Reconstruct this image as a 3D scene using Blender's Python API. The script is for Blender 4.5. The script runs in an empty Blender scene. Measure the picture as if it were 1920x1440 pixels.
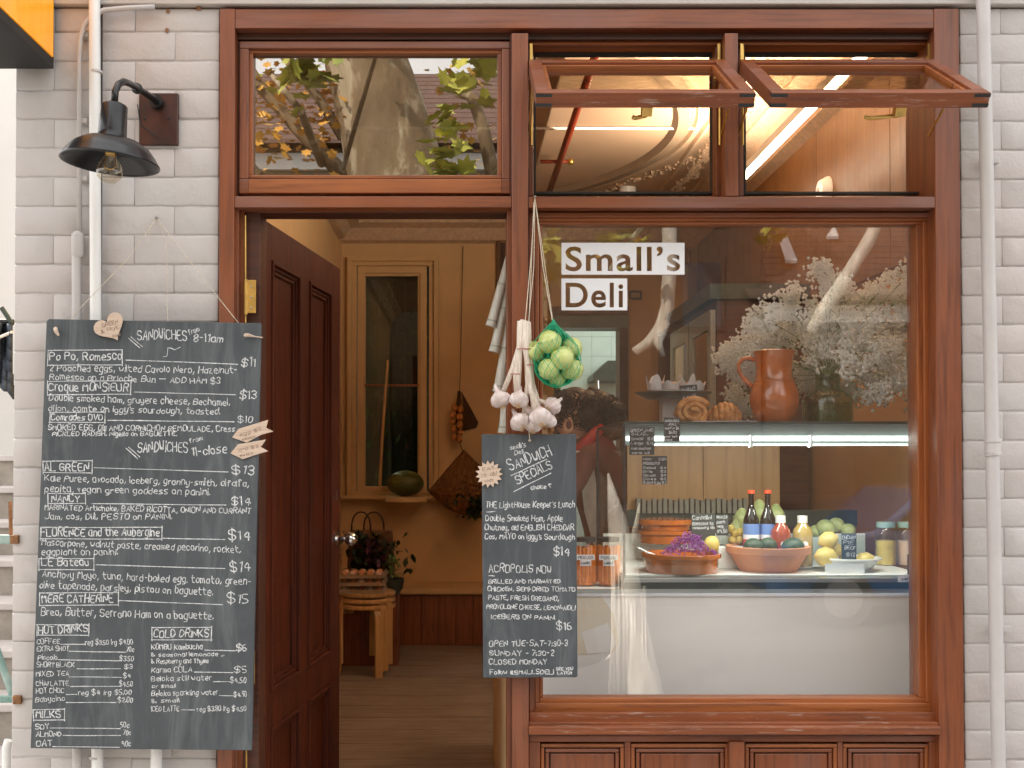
import bpy, math, random
from mathutils import Vector, Matrix
R_ = random.Random(7)
sc = bpy.context.scene
C = sc.collection

# ---------------------------------------------------------------- camera
S, F = 0.0016, 2000.0            # metres per photo pixel on the shopfront; focal length in photo pixels
D = F * S                        # camera distance from the shopfront
HX, HY, CAMZ = 880.0, 860.0, 1.45
TH = math.radians(0.9)
CY = HY - F * math.tan(TH)
CAM = Vector((0, -D, CAMZ))
cd = bpy.data.cameras.new('camera'); cam = bpy.data.objects.new('camera', cd); C.objects.link(cam)
cam.location = CAM; cam.rotation_euler = (math.radians(90) + TH, 0, 0)
cd.sensor_width = 36; cd.lens = F * 36 / 1920
cd.shift_x = (960 - HX) / 1920; cd.shift_y = (CY - 720) / 1920
cd.clip_start = 0.05; cd.clip_end = 500
sc.camera = cam

# ---------------------------------------------------------------- world, sun, exposure
W = bpy.data.worlds.new("World"); sc.world = W; W.use_nodes = True
SUN_TO = Vector((-0.45, 0.52, 0.60)).normalized()
el = math.asin(SUN_TO.z); az = math.atan2(SUN_TO.x, SUN_TO.y)
nt = W.node_tree; nt.nodes.clear()
sky = nt.nodes.new('ShaderNodeTexSky'); sky.sky_type = 'NISHITA'; sky.sun_disc = False
sky.sun_elevation = el; sky.sun_rotation = az; sky.air_density = 1.0; sky.dust_density = 3.0; sky.ozone_density = 1.0
bg = nt.nodes.new('ShaderNodeBackground'); bg.inputs[1].default_value = 0.15
wo = nt.nodes.new('ShaderNodeOutputWorld')
# thin bright cloud drawn over the clear sky
tc = nt.nodes.new('ShaderNodeTexCoord'); cn0 = nt.nodes.new('ShaderNodeTexNoise'); cn0.inputs['Scale'].default_value = 2.2; cn0.inputs['Detail'].default_value = 6
crp = nt.nodes.new('ShaderNodeValToRGB'); crp.color_ramp.elements[0].position = .3; crp.color_ramp.elements[0].color = (.55,) * 3 + (1,); crp.color_ramp.elements[1].position = .55; crp.color_ramp.elements[1].color = (.95,) * 3 + (1,)
bg2 = nt.nodes.new('ShaderNodeBackground'); bg2.inputs[0].default_value = (1.0, .99, .98, 1); bg2.inputs[1].default_value = 1.45
mxs = nt.nodes.new('ShaderNodeMixShader')
nt.links.new(tc.outputs['Generated'], cn0.inputs['Vector']); nt.links.new(cn0.outputs[0], crp.inputs[0]); nt.links.new(crp.outputs[0], mxs.inputs[0])
nt.links.new(sky.outputs[0], bg.inputs[0]); nt.links.new(bg.outputs[0], mxs.inputs[1]); nt.links.new(bg2.outputs[0], mxs.inputs[2]); nt.links.new(mxs.outputs[0], wo.inputs[0])
sl = bpy.data.lights.new('sun', 'SUN'); sl.energy = 5.0; sl.angle = math.radians(0.53); sl.color = (1, .93, .82)
so = bpy.data.objects.new('sun', sl); C.objects.link(so)
so.rotation_euler = (-SUN_TO).to_track_quat('-Z', 'Y').to_euler()
sc.view_settings.view_transform = 'Standard'; sc.view_settings.look = 'None'
sc.view_settings.gamma = 1; sc.view_settings.use_curve_mapping = False
sc.view_settings.exposure = 0.84
sc.render.engine = 'CYCLES'
cy = sc.cycles
cy.use_denoising = True
try: cy.denoiser = 'OPENIMAGEDENOISE'
except Exception: pass
cy.max_bounces = 8; cy.diffuse_bounces = 4; cy.glossy_bounces = 4; cy.transmission_bounces = 6; cy.transparent_max_bounces = 14
cy.sample_clamp_indirect = 6; cy.caustics_reflective = False; cy.caustics_refractive = False

# ---------------------------------------------------------------- pixel <-> place helpers (build-time measuring only)
def ray(px, py):
    a = (px - HX) / F; b = (CY - py) / F
    return Vector((a, math.cos(TH) - b * math.sin(TH), math.sin(TH) + b * math.cos(TH)))
def P(px, py, y=0.0):
    d = ray(px, py); return CAM + d * ((y + D) / d.y)
def PZ(px, py, z):
    d = ray(px, py); return CAM + d * ((z - CAMZ) / d.z)
def X(px, y=0.0): return P(px, 860, y).x
def Z(py, y=0.0): return P(880, py, y).z
def mir(px, py, dist):            # place across the street whose mirror image stands at that pixel
    p = P(px, py, dist); return Vector((p.x, -p.y, p.z))
def kk(y): return S * (y + D) / D  # metres per photo pixel at depth y

# ---------------------------------------------------------------- materials
def newmat(name):
    m = bpy.data.materials.new(name); m.use_nodes = True
    n = m.node_tree; n.nodes.clear()
    o = n.nodes.new('ShaderNodeOutputMaterial'); b = n.nodes.new('ShaderNodeBsdfPrincipled')
    n.links.new(b.outputs[0], o.inputs[0]); return m, n, b, o
def coords(n, scale=(1, 1, 1), kind='Object'):
    t = n.nodes.new('ShaderNodeTexCoord'); mp = n.nodes.new('ShaderNodeMapping')
    mp.inputs['Scale'].default_value = scale; n.links.new(t.outputs[kind], mp.inputs[0]); return mp.outputs[0]
def noise(n, vec, scale, detail=4, rough=.6, dist=0):
    x = n.nodes.new('ShaderNodeTexNoise'); x.inputs['Scale'].default_value = scale; x.inputs['Detail'].default_value = detail
    x.inputs['Roughness'].default_value = rough; x.inputs['Distortion'].default_value = dist
    n.links.new(vec, x.inputs['Vector']); return x.outputs[0]
def ramp(n, fac, stops):
    r = n.nodes.new('ShaderNodeValToRGB'); e = r.color_ramp.elements
    while len(e) < len(stops): e.new(.5)
    for i, (p, c) in enumerate(stops): e[i].position = p; e[i].color = (*c, 1)
    n.links.new(fac, r.inputs[0]); return r.outputs[0]
def bump(n, h, b, strength, dist=.002):
    u = n.nodes.new('ShaderNodeBump'); u.inputs['Strength'].default_value = strength; u.inputs['Distance'].default_value = dist
    n.links.new(h, u.inputs['Height']); n.links.new(u.outputs[0], b.inputs['Normal'])
def mixc(n, fac, a, b):
    x = n.nodes.new('ShaderNodeMix'); x.data_type = 'RGBA'
    if hasattr(fac, 'links'): n.links.new(fac, x.inputs[0])
    else: x.inputs[0].default_value = fac
    for s, v in ((x.inputs[6], a), (x.inputs[7], b)):
        if hasattr(v, 'links'): n.links.new(v, s)
        else: s.default_value = (*v, 1)
    return x.outputs[2]
def sc3(c, f): return tuple(max(0, min(1, v * f)) for v in c)
def mat(name, col, rough=.6, metal=0, var=.15, vs=8, bs=0, bst=.3, bd=.002, coat=0, col2=None, em=0, sss=0, stretch=(1, 1, 1), spec=.5):
    m, n, b, o = newmat(name)
    v = coords(n, stretch)
    f = noise(n, v, vs)
    n.links.new(ramp(n, f, [(.3, sc3(col, 1 - var)), (.7, col2 or sc3(col, 1 + var))]), b.inputs['Base Color'])
    b.inputs['Roughness'].default_value = rough; b.inputs['Metallic'].default_value = metal
    b.inputs['Specular IOR Level'].default_value = spec
    b.inputs['Coat Weight'].default_value = coat; b.inputs['Coat Roughness'].default_value = .12
    if sss: b.inputs['Subsurface Weight'].default_value = sss; b.inputs['Subsurface Radius'].default_value = (.01, .006, .003)
    if bs: bump(n, noise(n, v, bs), b, bst, bd)
    if em: b.inputs['Emission Color'].default_value = (*col, 1); b.inputs['Emission Strength'].default_value = em
    return m
def wood(name, axis, dark, light, rough=.42, coat=.2, gs=1.0, worn=0, bst=.25, sheen_chips=0):
    m, n, b, o = newmat(name)
    st = {'x': (1.2, 26, 26), 'y': (26, 1.2, 26), 'z': (26, 26, 1.2)}[axis]
    v = coords(n, tuple(s * gs for s in st)); g = noise(n, v, 2.6, 6, .62, .6)
    v2 = coords(n, (1, 1, 1)); big = noise(n, v2, 2.3, 3)
    c = ramp(n, g, [(.30, sc3(dark, .9)), (.5, tuple((a + 2 * d) / 3 for a, d in zip(dark, light))), (.72, light)])
    c = mixc(n, ramp(n, big, [(.35, (0, 0, 0)), (.7, (.4, .4, .4))]), c, sc3(dark, .9))
    if sheen_chips:
        pf = ramp(n, noise(n, coords(n, (.8, 3, 3) if axis == 'x' else (3, 3, .8)), 1.7, 5, .6, .4), [(.45, (0, 0, 0)), (.68, (sheen_chips,) * 3)])
        c = mixc(n, pf, c, (.23, .125, .105))  # mauve sky sheen painted into the varnish colour
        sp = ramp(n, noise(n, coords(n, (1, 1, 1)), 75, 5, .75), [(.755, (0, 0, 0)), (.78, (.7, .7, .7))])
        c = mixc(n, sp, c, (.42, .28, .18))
    if worn:
        w = noise(n, coords(n, (3, 30, 30) if axis == 'x' else (30, 30, 3)), 3.0, 6, .75)
        c = mixc(n, ramp(n, w, [(.66 - worn * .1, (0, 0, 0)), (.7, (.8, .8, .8))]), c, (.42, .33, .27))
    n.links.new(c, b.inputs['Base Color'])
    rr = n.nodes.new('ShaderNodeMapRange'); rr.inputs[3].default_value = rough - .1; rr.inputs[4].default_value = rough + .14
    n.links.new(noise(n, v2, 9), rr.inputs[0]); n.links.new(rr.outputs[0], b.inputs['Roughness'])
    b.inputs['Coat Weight'].default_value = coat; b.inputs['Coat Roughness'].default_value = .25
    bump(n, g, b, bst, .0012)
    return m
def glass(name, refl, tint=(1, 1, 1), rough=0.0, dust=0, graz=1.0):
    m = bpy.data.materials.new(name); m.use_nodes = True; n = m.node_tree; n.nodes.clear()
    o = n.nodes.new('ShaderNodeOutputMaterial'); t = n.nodes.new('ShaderNodeBsdfTransparent'); g = n.nodes.new('ShaderNodeBsdfGlossy')
    t.inputs[0].default_value = (*tint, 1); g.inputs['Roughness'].default_value = rough; g.inputs['Color'].default_value = (1, .955, .89, 1)
    fr = n.nodes.new('ShaderNodeLayerWeight'); fr.inputs[0].default_value = .5
    pw_ = n.nodes.new('ShaderNodeMath'); pw_.operation = 'POWER'; pw_.inputs[1].default_value = 5
    mr = n.nodes.new('ShaderNodeMapRange'); mr.inputs[3].default_value = refl; mr.inputs[4].default_value = graz
    n.links.new(fr.outputs['Facing'], pw_.inputs[0]); n.links.new(pw_.outputs[0], mr.inputs[0])
    mx = n.nodes.new('ShaderNodeMixShader'); n.links.new(mr.outputs[0], mx.inputs[0])
    n.links.new(t.outputs[0], mx.inputs[1]); n.links.new(g.outputs[0], mx.inputs[2]); n.links.new(mx.outputs[0], o.inputs[0])
    if dust:
        df = n.nodes.new('ShaderNodeBsdfDiffuse'); df.inputs[0].default_value = (.7, .7, .68, 1); m2 = n.nodes.new('ShaderNodeMixShader')
        f = ramp(n, noise(n, coords(n, (1, 1, 3.5)), 2.6, 8, .72, 1.2), [(.45, (0, 0, 0)), (.8, (dust,) * 3)])
        n.links.new(f, m2.inputs[0]); n.links.new(mx.outputs[0], m2.inputs[1]); n.links.new(df.outputs[0], m2.inputs[2]); n.links.new(m2.outputs[0], o.inputs[0])
    return m
def emit(name, col, s):
    m = bpy.data.materials.new(name); m.use_nodes = True; n = m.node_tree; n.nodes.clear()
    o = n.nodes.new('ShaderNodeOutputMaterial'); e = n.nodes.new('ShaderNodeEmission'); e.inputs[0].default_value = (*col, 1); e.inputs[1].default_value = s
    n.links.new(e.outputs[0], o.inputs[0]); return m

MD, ML = (.115, .028, .008), (.285, .076, .020)
M = {}
M['wood_x'] = wood('mahogany_horizontal', 'x', MD, ML, sheen_chips=.6)
M['wood_z'] = wood('mahogany_vertical', 'z', MD, ML, sheen_chips=.28)
M['wood_xo'] = wood('mahogany_warm_rail', 'x', (.17, .043, .010), (.41, .125, .030), .4, .2)
M['wood_zo'] = wood('mahogany_warm_stile', 'z', (.15, .037, .009), (.37, .105, .024), .4, .2)
M['wood_worn'] = wood('mahogany_worn_sill', 'x', MD, ML, .5, .1, worn=1)
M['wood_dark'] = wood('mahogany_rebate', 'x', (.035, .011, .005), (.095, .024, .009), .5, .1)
M['door_z'] = wood('door_timber', 'z', (.036, .007, .0025), (.115, .021, .006), .55, .03)
M['door_z'].node_tree.nodes['Principled BSDF'].inputs['Specular IOR Level'].default_value = .25
M['ply'] = wood('plywood_panel', 'z', (.12, .050, .011), (.18, .078, .018), .45, .1, .5)
M['birch'] = wood('bent_birch', 'z', (.55, .30, .11), (.72, .44, .19), .42, .2)
M['floor_wood'] = wood('worn_floorboards', 'x', (.17, .135, .10), (.42, .35, .28), .42, .1, .7)
M['wains'] = wood('wainscot_boards', 'z', (.14, .04, .015), (.33, .10, .035), .45, .15)
M['stain_wood'] = wood('tag_wood', 'x', (.52, .38, .28), (.66, .52, .41), .7, 0, 2)
# painted brick
def brickmat(name, c, seed):
    m, n, b, o = newmat(name)
    v = coords(n); oi = n.nodes.new('ShaderNodeObjectInfo')
    ad = n.nodes.new('ShaderNodeVectorMath'); ad.operation = 'ADD'; cm = n.nodes.new('ShaderNodeCombineXYZ')
    mu = n.nodes.new('ShaderNodeMath'); mu.operation = 'MULTIPLY'; mu.inputs[1].default_value = 37 + seed
    n.links.new(oi.outputs['Random'], mu.inputs[0]); n.links.new(mu.outputs[0], cm.inputs[0]); n.links.new(mu.outputs[0], cm.inputs[2])
    n.links.new(v, ad.inputs[0]); n.links.new(cm.outputs[0], ad.inputs[1]); vv = ad.outputs[0]
    c1 = ramp(n, noise(n, vv, 6, 5), [(.3, sc3(c, .93)), (.7, sc3(c, 1.05))])
    c2 = mixc(n, ramp(n, oi.outputs['Random'], [(0, (0, 0, 0)), (1, (.35, .35, .35))]), c1, (.56, .48, .455))
    gp = n.nodes.new('ShaderNodeNewGeometry'); pn = noise(n, gp.outputs['Position'], 1.3, 5, .6)
    c2 = mixc(n, ramp(n, pn, [(.42, (0, 0, 0)), (.62, (.55, .55, .55))]), c2, (.55, .485, .465))
    gr = ramp(n, noise(n, gp.outputs['Position'], 5.5, 7, .75), [(.56, (0, 0, 0)), (.74, (.28, .28, .28))])
    c2 = mixc(n, gr, c2, (.36, .335, .31))
    sp = ramp(n, noise(n, vv, 60, 4, .7), [(.73, (0, 0, 0)), (.79, (.75, .75, .75))])
    c3 = mixc(n, sp, c2, (.30, .25, .22))
    n.links.new(c3, b.inputs['Base Color']); b.inputs['Roughness'].default_value = .62
    h = n.nodes.new('ShaderNodeMath'); h.operation = 'MULTIPLY_ADD'; h.inputs[1].default_value = .35
    n.links.new(noise(n, vv, 90, 5, .7), h.inputs[0]); n.links.new(noise(n, vv, 14, 4, .6), h.inputs[2])
    bump(n, h.outputs[0], b, .7, .005)
    return m
M['brick'] = brickmat('grey_painted_brick', (.53, .508, .49), 0)
M['mortar'] = mat('painted_mortar', (.50, .475, .46), .75, var=.15, vs=20, bs=60, bst=.8, bd=.004)
M['render'] = mat('painted_render', (.56, .52, .49), .7, var=.08, vs=3, bs=40, bst=.35, bd=.003)
M['white_pipe'] = mat('white_pvc', (.80, .80, .78), .35, var=.04, vs=5)
M['grey_pipe'] = mat('grey_painted_pipe', (.53, .50, .485), .45, var=.08, vs=6, bs=30, bst=.2)
M['black_metal'] = mat('black_lamp_enamel', (.022, .022, .024), .33, .55, var=.35, vs=9, coat=.25, bs=40, bst=.08)
M['rust_metal'] = mat('rust_tinged_black_metal', (.025, .022, .022), .38, .5, var=.2, vs=10, col2=(.10, .035, .025), coat=.2)
M['black'] = mat('matt_black', (.02, .02, .02), .6, var=.2)
M['brass'] = mat('brass', (.62, .40, .12), .32, .9, var=.2, vs=30)
M['packet'] = mat('grey_packet', (.21, .19, .155), .8, var=.15, vs=14)
M['poster'] = mat('cream_poster', (.82, .73, .55), .7, var=.05, vs=9, col2=(.86, .80, .68))
M['header_grey'] = mat('grey_light_header', (.15, .175, .17), .4, .3, var=.1)
M['case_ply'] = wood('case_back_plywood', 'z', (.30, .14, .04), (.44, .225, .075), .45, .1, .5)
M['steel'] = mat('brushed_steel', (.42, .46, .46), .3, .85, var=.1, vs=5, stretch=(1, 30, 30))
M['chrome'] = mat('polished_steel', (.7, .7, .7), .15, 1, var=.03)
M['dark_steel'] = mat('dark_counter_rail', (.05, .065, .06), .35, .5, var=.2)
M['slate'] = None
def slate():
    m, n, b, o = newmat('chalkboard_slate'); v = coords(n, (1, 1, 1)); v2 = coords(n, (7, 7, 1.0))
    c = ramp(n, noise(n, v, 3.2, 6, .65, .4), [(.3, (.042, .050, .057)), (.75, (.080, .091, .100))])
    c = mixc(n, ramp(n, noise(n, v2, 2.6, 7, .7, 1.0), [(.48, (0, 0, 0)), (.8, (.42, .42, .42))]), c, (.25, .27, .28))
    n.links.new(c, b.inputs['Base Color']); b.inputs['Roughness'].default_value = .6
    bump(n, noise(n, v, 200, 3), b, .15, .0006); return m
M['slate'] = slate()
M['slate_dark'] = mat('dark_chalkboard_slate', (.045, .055, .064), .55, var=.25, vs=4)
M['chalk'] = mat('chalk', (.50, .52, .53), .9, var=.4, vs=160, col2=(.86, .87, .88))
M['tagcard'] = mat('black_price_card', (.045, .05, .05), .6, var=.2, vs=20)
M['ink'] = mat('brown_ink', (.28, .19, .14), .8, var=.1)
M['twine'] = mat('pale_twine', (.62, .54, .42), .9, var=.3, vs=200)
M['vinyl'] = mat('white_vinyl', (.82, .83, .86), .5, var=.02)
M['sign_orange'] = mat('orange_sign_face_glow', (.95, .34, .012), .25, em=.25, var=.08, vs=4, col2=(1.0, .42, .03), coat=.4, stretch=(6, 6, 1))  # faint emission added to stand in for daylight through the orange face
M['glass_fan'] = glass('reflective_fanlight_glass', .34, (.42, .40, .36), dust=.02)
M['glass_shop'] = glass('shop_window_glass', .08, dust=.012)
M['glass_awn'] = glass('awning_sash_glass', .05, (.88, .84, .76))
M['glass_case'] = glass('display_case_glass', .02, (.95, .985, .975), graz=.3)
M['glass_green'] = glass('green_vase_glass', .06, (.62, .74, .55))
M['glass_jar'] = glass('jar_glass', .05, (.97, .96, .94))
M['glass_bulb'] = glass('bulb_glass', .10, (.95, .9, .82))
M['glass_back'] = glass('dark_back_window_glass', .06, (.30, .34, .31))
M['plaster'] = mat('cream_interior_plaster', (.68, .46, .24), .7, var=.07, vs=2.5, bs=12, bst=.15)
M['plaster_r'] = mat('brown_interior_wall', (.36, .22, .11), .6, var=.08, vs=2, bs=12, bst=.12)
M['ceiling'] = mat('warm_ceiling_plaster', (.55, .385, .26), .7, var=.07, vs=1.5, bs=9, bst=.15)
M['plaster_orn'] = mat('ornament_plaster', (.58, .42, .29), .6, var=.15, vs=30)
M['plaster_shadow'] = mat('moulding_painted_shade', (.31, .22, .15), .7, var=.1)  # shade of the ring moulding painted as a darker plaster colour
M['joinery'] = mat('cream_painted_joinery', (.68, .46, .23), .5, var=.07, vs=4)
M['red_pipe'] = mat('red_sprinkler_pipe', (.22, .035, .014), .4, var=.1, coat=.2)
M['white_panel'] = mat('white_counter_laminate', (.90, .88, .845), .4, var=.03, vs=2)
M['white_ceramic'] = mat('white_ceramic', (.80, .80, .78), .25, var=.03, coat=.4)
M['paper'] = mat('white_baking_paper', (.82, .80, .79), .7, var=.06, vs=40)
M['cake'] = mat('pink_brown_sponge', (.48, .25, .17), .8, var=.3, vs=40)
M['pastry'] = mat('golden_pastry', (.42, .14, .03), .45, var=.3, vs=45, col2=(.70, .34, .10), bs=120, bst=.5, coat=.15)
M['terra_glaze'] = mat('glazed_terracotta', (.52, .135, .025), .15, var=.28, vs=10, coat=.8)
M['terra'] = mat('matt_terracotta', (.62, .27, .13), .6, var=.12, vs=12)
M['apple'] = mat('green_apple_skin', (.36, .50, .09), .32, var=.2, vs=14, col2=(.64, .68, .27), coat=.2, sss=.05)
M['net'] = mat('green_net', (.005, .36, .17), .45, var=.15)
M['garlic'] = mat('garlic_skin', (.54, .41, .36), .5, var=.12, vs=34, col2=(.80, .72, .70), bs=60, bst=.3, sss=.1)
M['garlic_stem'] = mat('dry_garlic_stem', (.68, .54, .42), .7, var=.2, vs=30, col2=(.82, .74, .66), stretch=(8, 8, 1))
M['root'] = mat('garlic_roots', (.55, .38, .22), .9, var=.3, vs=60)
M['cane'] = mat('pale_cane', (.60, .60, .50), .5, var=.14, vs=14, col2=(.76, .75, .68), stretch=(6, 6, 1))
M['cane_node'] = mat('cane_node_grey', (.42, .42, .36), .6, var=.2, vs=20)
M['flower'] = mat('tiny_white_petals', (.95, .96, .93), .8, var=.04, vs=40)
_n = M['flower'].node_tree; _t = _n.nodes.new('ShaderNodeBsdfTranslucent'); _t.inputs[0].default_value = (.9, .92, .85, 1); _a = _n.nodes.new('ShaderNodeAddShader')
_o = _n.nodes['Material Output']; _p = _n.nodes['Principled BSDF']; _m = _n.nodes.new('ShaderNodeMixShader'); _m.inputs[0].default_value = .35
_n.links.new(_p.outputs[0], _m.inputs[1]); _n.links.new(_t.outputs[0], _m.inputs[2]); _n.links.new(_m.outputs[0], _o.inputs[0])
M['stem'] = mat('green_stems', (.15, .25, .08), .7, var=.4, vs=20)
M['leaf_dark'] = mat('dark_leaves', (.025, .05, .016), .5, var=.5, vs=12)
M['leaf_purple'] = mat('purple_leaves', (.07, .012, .04), .5, var=.5, vs=14)
M['cabbage'] = mat('shredded_purple_cabbage', (.22, .04, .26), .5, var=.4, vs=60)
M['lemon'] = mat('lemon_skin', (.70, .53, .15), .45, var=.18, vs=20, bs=120, bst=.2)
M['avocado'] = mat('avocado_skin', (.055, .085, .04), .5, var=.3, vs=20, bs=90, bst=.6)
M['pear'] = mat('green_pear_skin', (.36, .45, .16), .45, var=.3, vs=22, col2=(.58, .58, .28))
M['cola'] = mat('dark_cola_glass', (.012, .008, .006), .08, var=.1, coat=1)
M['cap_red'] = mat('red_crown_cap', (.72, .08, .03), .35, var=.05)
M['cap_white'] = mat('white_screw_cap', (.78, .78, .76), .4, var=.03)
M['label_blue'] = mat('blue_bottle_label', (.16, .26, .55), .5, var=.05)
M['label_red'] = mat('red_bottle_label', (.62, .08, .06), .5, var=.05)
M['label_white'] = mat('white_paper_label', (.80, .79, .80), .6, var=.03)
M['juice_red'] = mat('red_juice', (.34, .06, .025), .12, var=.2, coat=.8)
M['juice_yellow'] = mat('cloudy_yellow_juice', (.46, .32, .10), .12, var=.12, coat=.8)
M['carrot'] = mat('pickled_carrot', (.88, .24, .012), .35, var=.25, vs=30, coat=.4, stretch=(3, 3, 1))
M['hair'] = mat('dark_curly_hair', (.014, .009, .006), .55, var=.5, vs=40)
M['skin'] = mat('skin', (.55, .28, .17), .5, var=.06, vs=10, sss=.1)
M['shirt'] = mat('red_brown_shirt', (.12, .04, .025), .8, var=.15, vs=20)
M['apron'] = mat('grey_apron', (.30, .26, .22), .85, var=.15, vs=15)
M['strap'] = mat('red_strap', (.30, .01, .008), .6, var=.1)
M['tile'] = mat('pale_green_wall_tile', (.50, .60, .54), .25, var=.05, vs=6, coat=.3)
M['grout'] = mat('tile_grout', (.34, .42, .38), .8)
M['hood'] = mat('dark_green_hood', (.05, .07, .06), .35, .3, var=.2)
M['melon'] = mat('watermelon_rind', (.06, .09, .015), .4, var=.3, vs=9, col2=(.16, .17, .04), stretch=(1, 1, 5))
M['onion'] = mat('brown_onion_skin', (.50, .20, .05), .35, var=.25, vs=20, coat=.2)
M['straw'] = mat('woven_brown_basket', (.25, .11, .035), .8, var=.3, vs=40, bs=150, bst=.3)
M['straw_dark'] = mat('dark_woven_fan', (.07, .03, .012), .85, var=.3, vs=40)
M['canvas'] = mat('dark_tote_canvas', (.17, .075, .03), .85, var=.2, vs=20)
M['bag_strap'] = mat('dark_bag_handle', (.035, .02, .012), .6)
M['egg'] = mat('brown_egg', (.62, .28, .12), .45, var=.15, vs=15)
M['egg_pale'] = mat('pale_egg', (.74, .50, .36), .45, var=.1, vs=15)
M['tray'] = mat('pulp_egg_tray', (.36, .26, .17), .9, var=.15, vs=60, bs=120, bst=.5)
M['screen'] = mat('blue_dark_canvas', (.05, .065, .09), .7, var=.3, vs=8)
M['concrete'] = mat('weathered_concrete', (.30, .28, .25), .85, var=.25, vs=9, bs=50, bst=.6, bd=.004)
M['concrete_nose'] = mat('pale_step_nosing', (.52, .50, .50), .7, var=.1, vs=9)
M['green_paint'] = mat('sea_green_gate_paint', (.10, .30, .25), .45, var=.3, vs=14, col2=(.45, .56, .52))
M['rust'] = mat('rusty_hinge', (.26, .12, .05), .8, var=.4, vs=50)
M['white_wall'] = mat('white_rendered_wall', (.70, .69, .67), .7, var=.04, vs=2)
M['asphalt'] = mat('asphalt', (.075, .073, .07), .85, var=.25, vs=12, bs=80, bst=.6, bd=.01)
M['pave'] = mat('grey_pavement', (.33, .31, .29), .8, var=.15, vs=5, bs=60, bst=.4)
M['cream_wall'] = mat('cream_weatherboard', (.26, .21, .14), .7, var=.1, vs=3)
M['brick_red'] = mat('brown_brick_wall', (.07, .045, .03), .8, var=.2, vs=8)
M['roof'] = mat('terracotta_roof_tile', (.09, .045, .034), .7, var=.25, vs=6)
M['skylight'] = mat('white_skylight_panel', (.8, .8, .82), .3, var=.05)
def bark():
    m, n, b, o = newmat('mottled_plane_bark'); v = coords(n, (1, 1, .55))
    c = ramp(n, noise(n, v, 2.4, 5, .6, .5), [(.36, (.12, .08, .04)), (.54, (.18, .125, .07)), (.60, (.36, .30, .21)), (.75, (.25, .20, .13))])
    n.links.new(c, b.inputs['Base Color']); b.inputs['Roughness'].default_value = .8
    bump(n, noise(n, v, 9, 6), b, .6, .03); return m
M['bark'] = bark()
M['bark_pale'] = mat('pale_plane_bark', (.70, .62, .50), .75, var=.3, vs=3.2, col2=(.92, .89, .83), bs=9, bst=.5, bd=.02, stretch=(5, 5, .9))
M['leaf_green'] = mat('yellow_green_leaves', (.20, .28, .03), .55, var=.4, vs=3, col2=(.55, .52, .08))
M['leaf_orange'] = mat('orange_autumn_leaves', (.60, .24, .03), .55, var=.3, vs=3, col2=(.75, .46, .08))
M['car_blue'] = mat('blue_car_paint', (.02, .09, .24), .2, .2, coat=1, var=.05)
M['tyre'] = mat('tyre_rubber', (.02, .02, .02), .8)
M['car_glass'] = mat('dark_car_glass', (.02, .025, .03), .05, coat=1)

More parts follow.
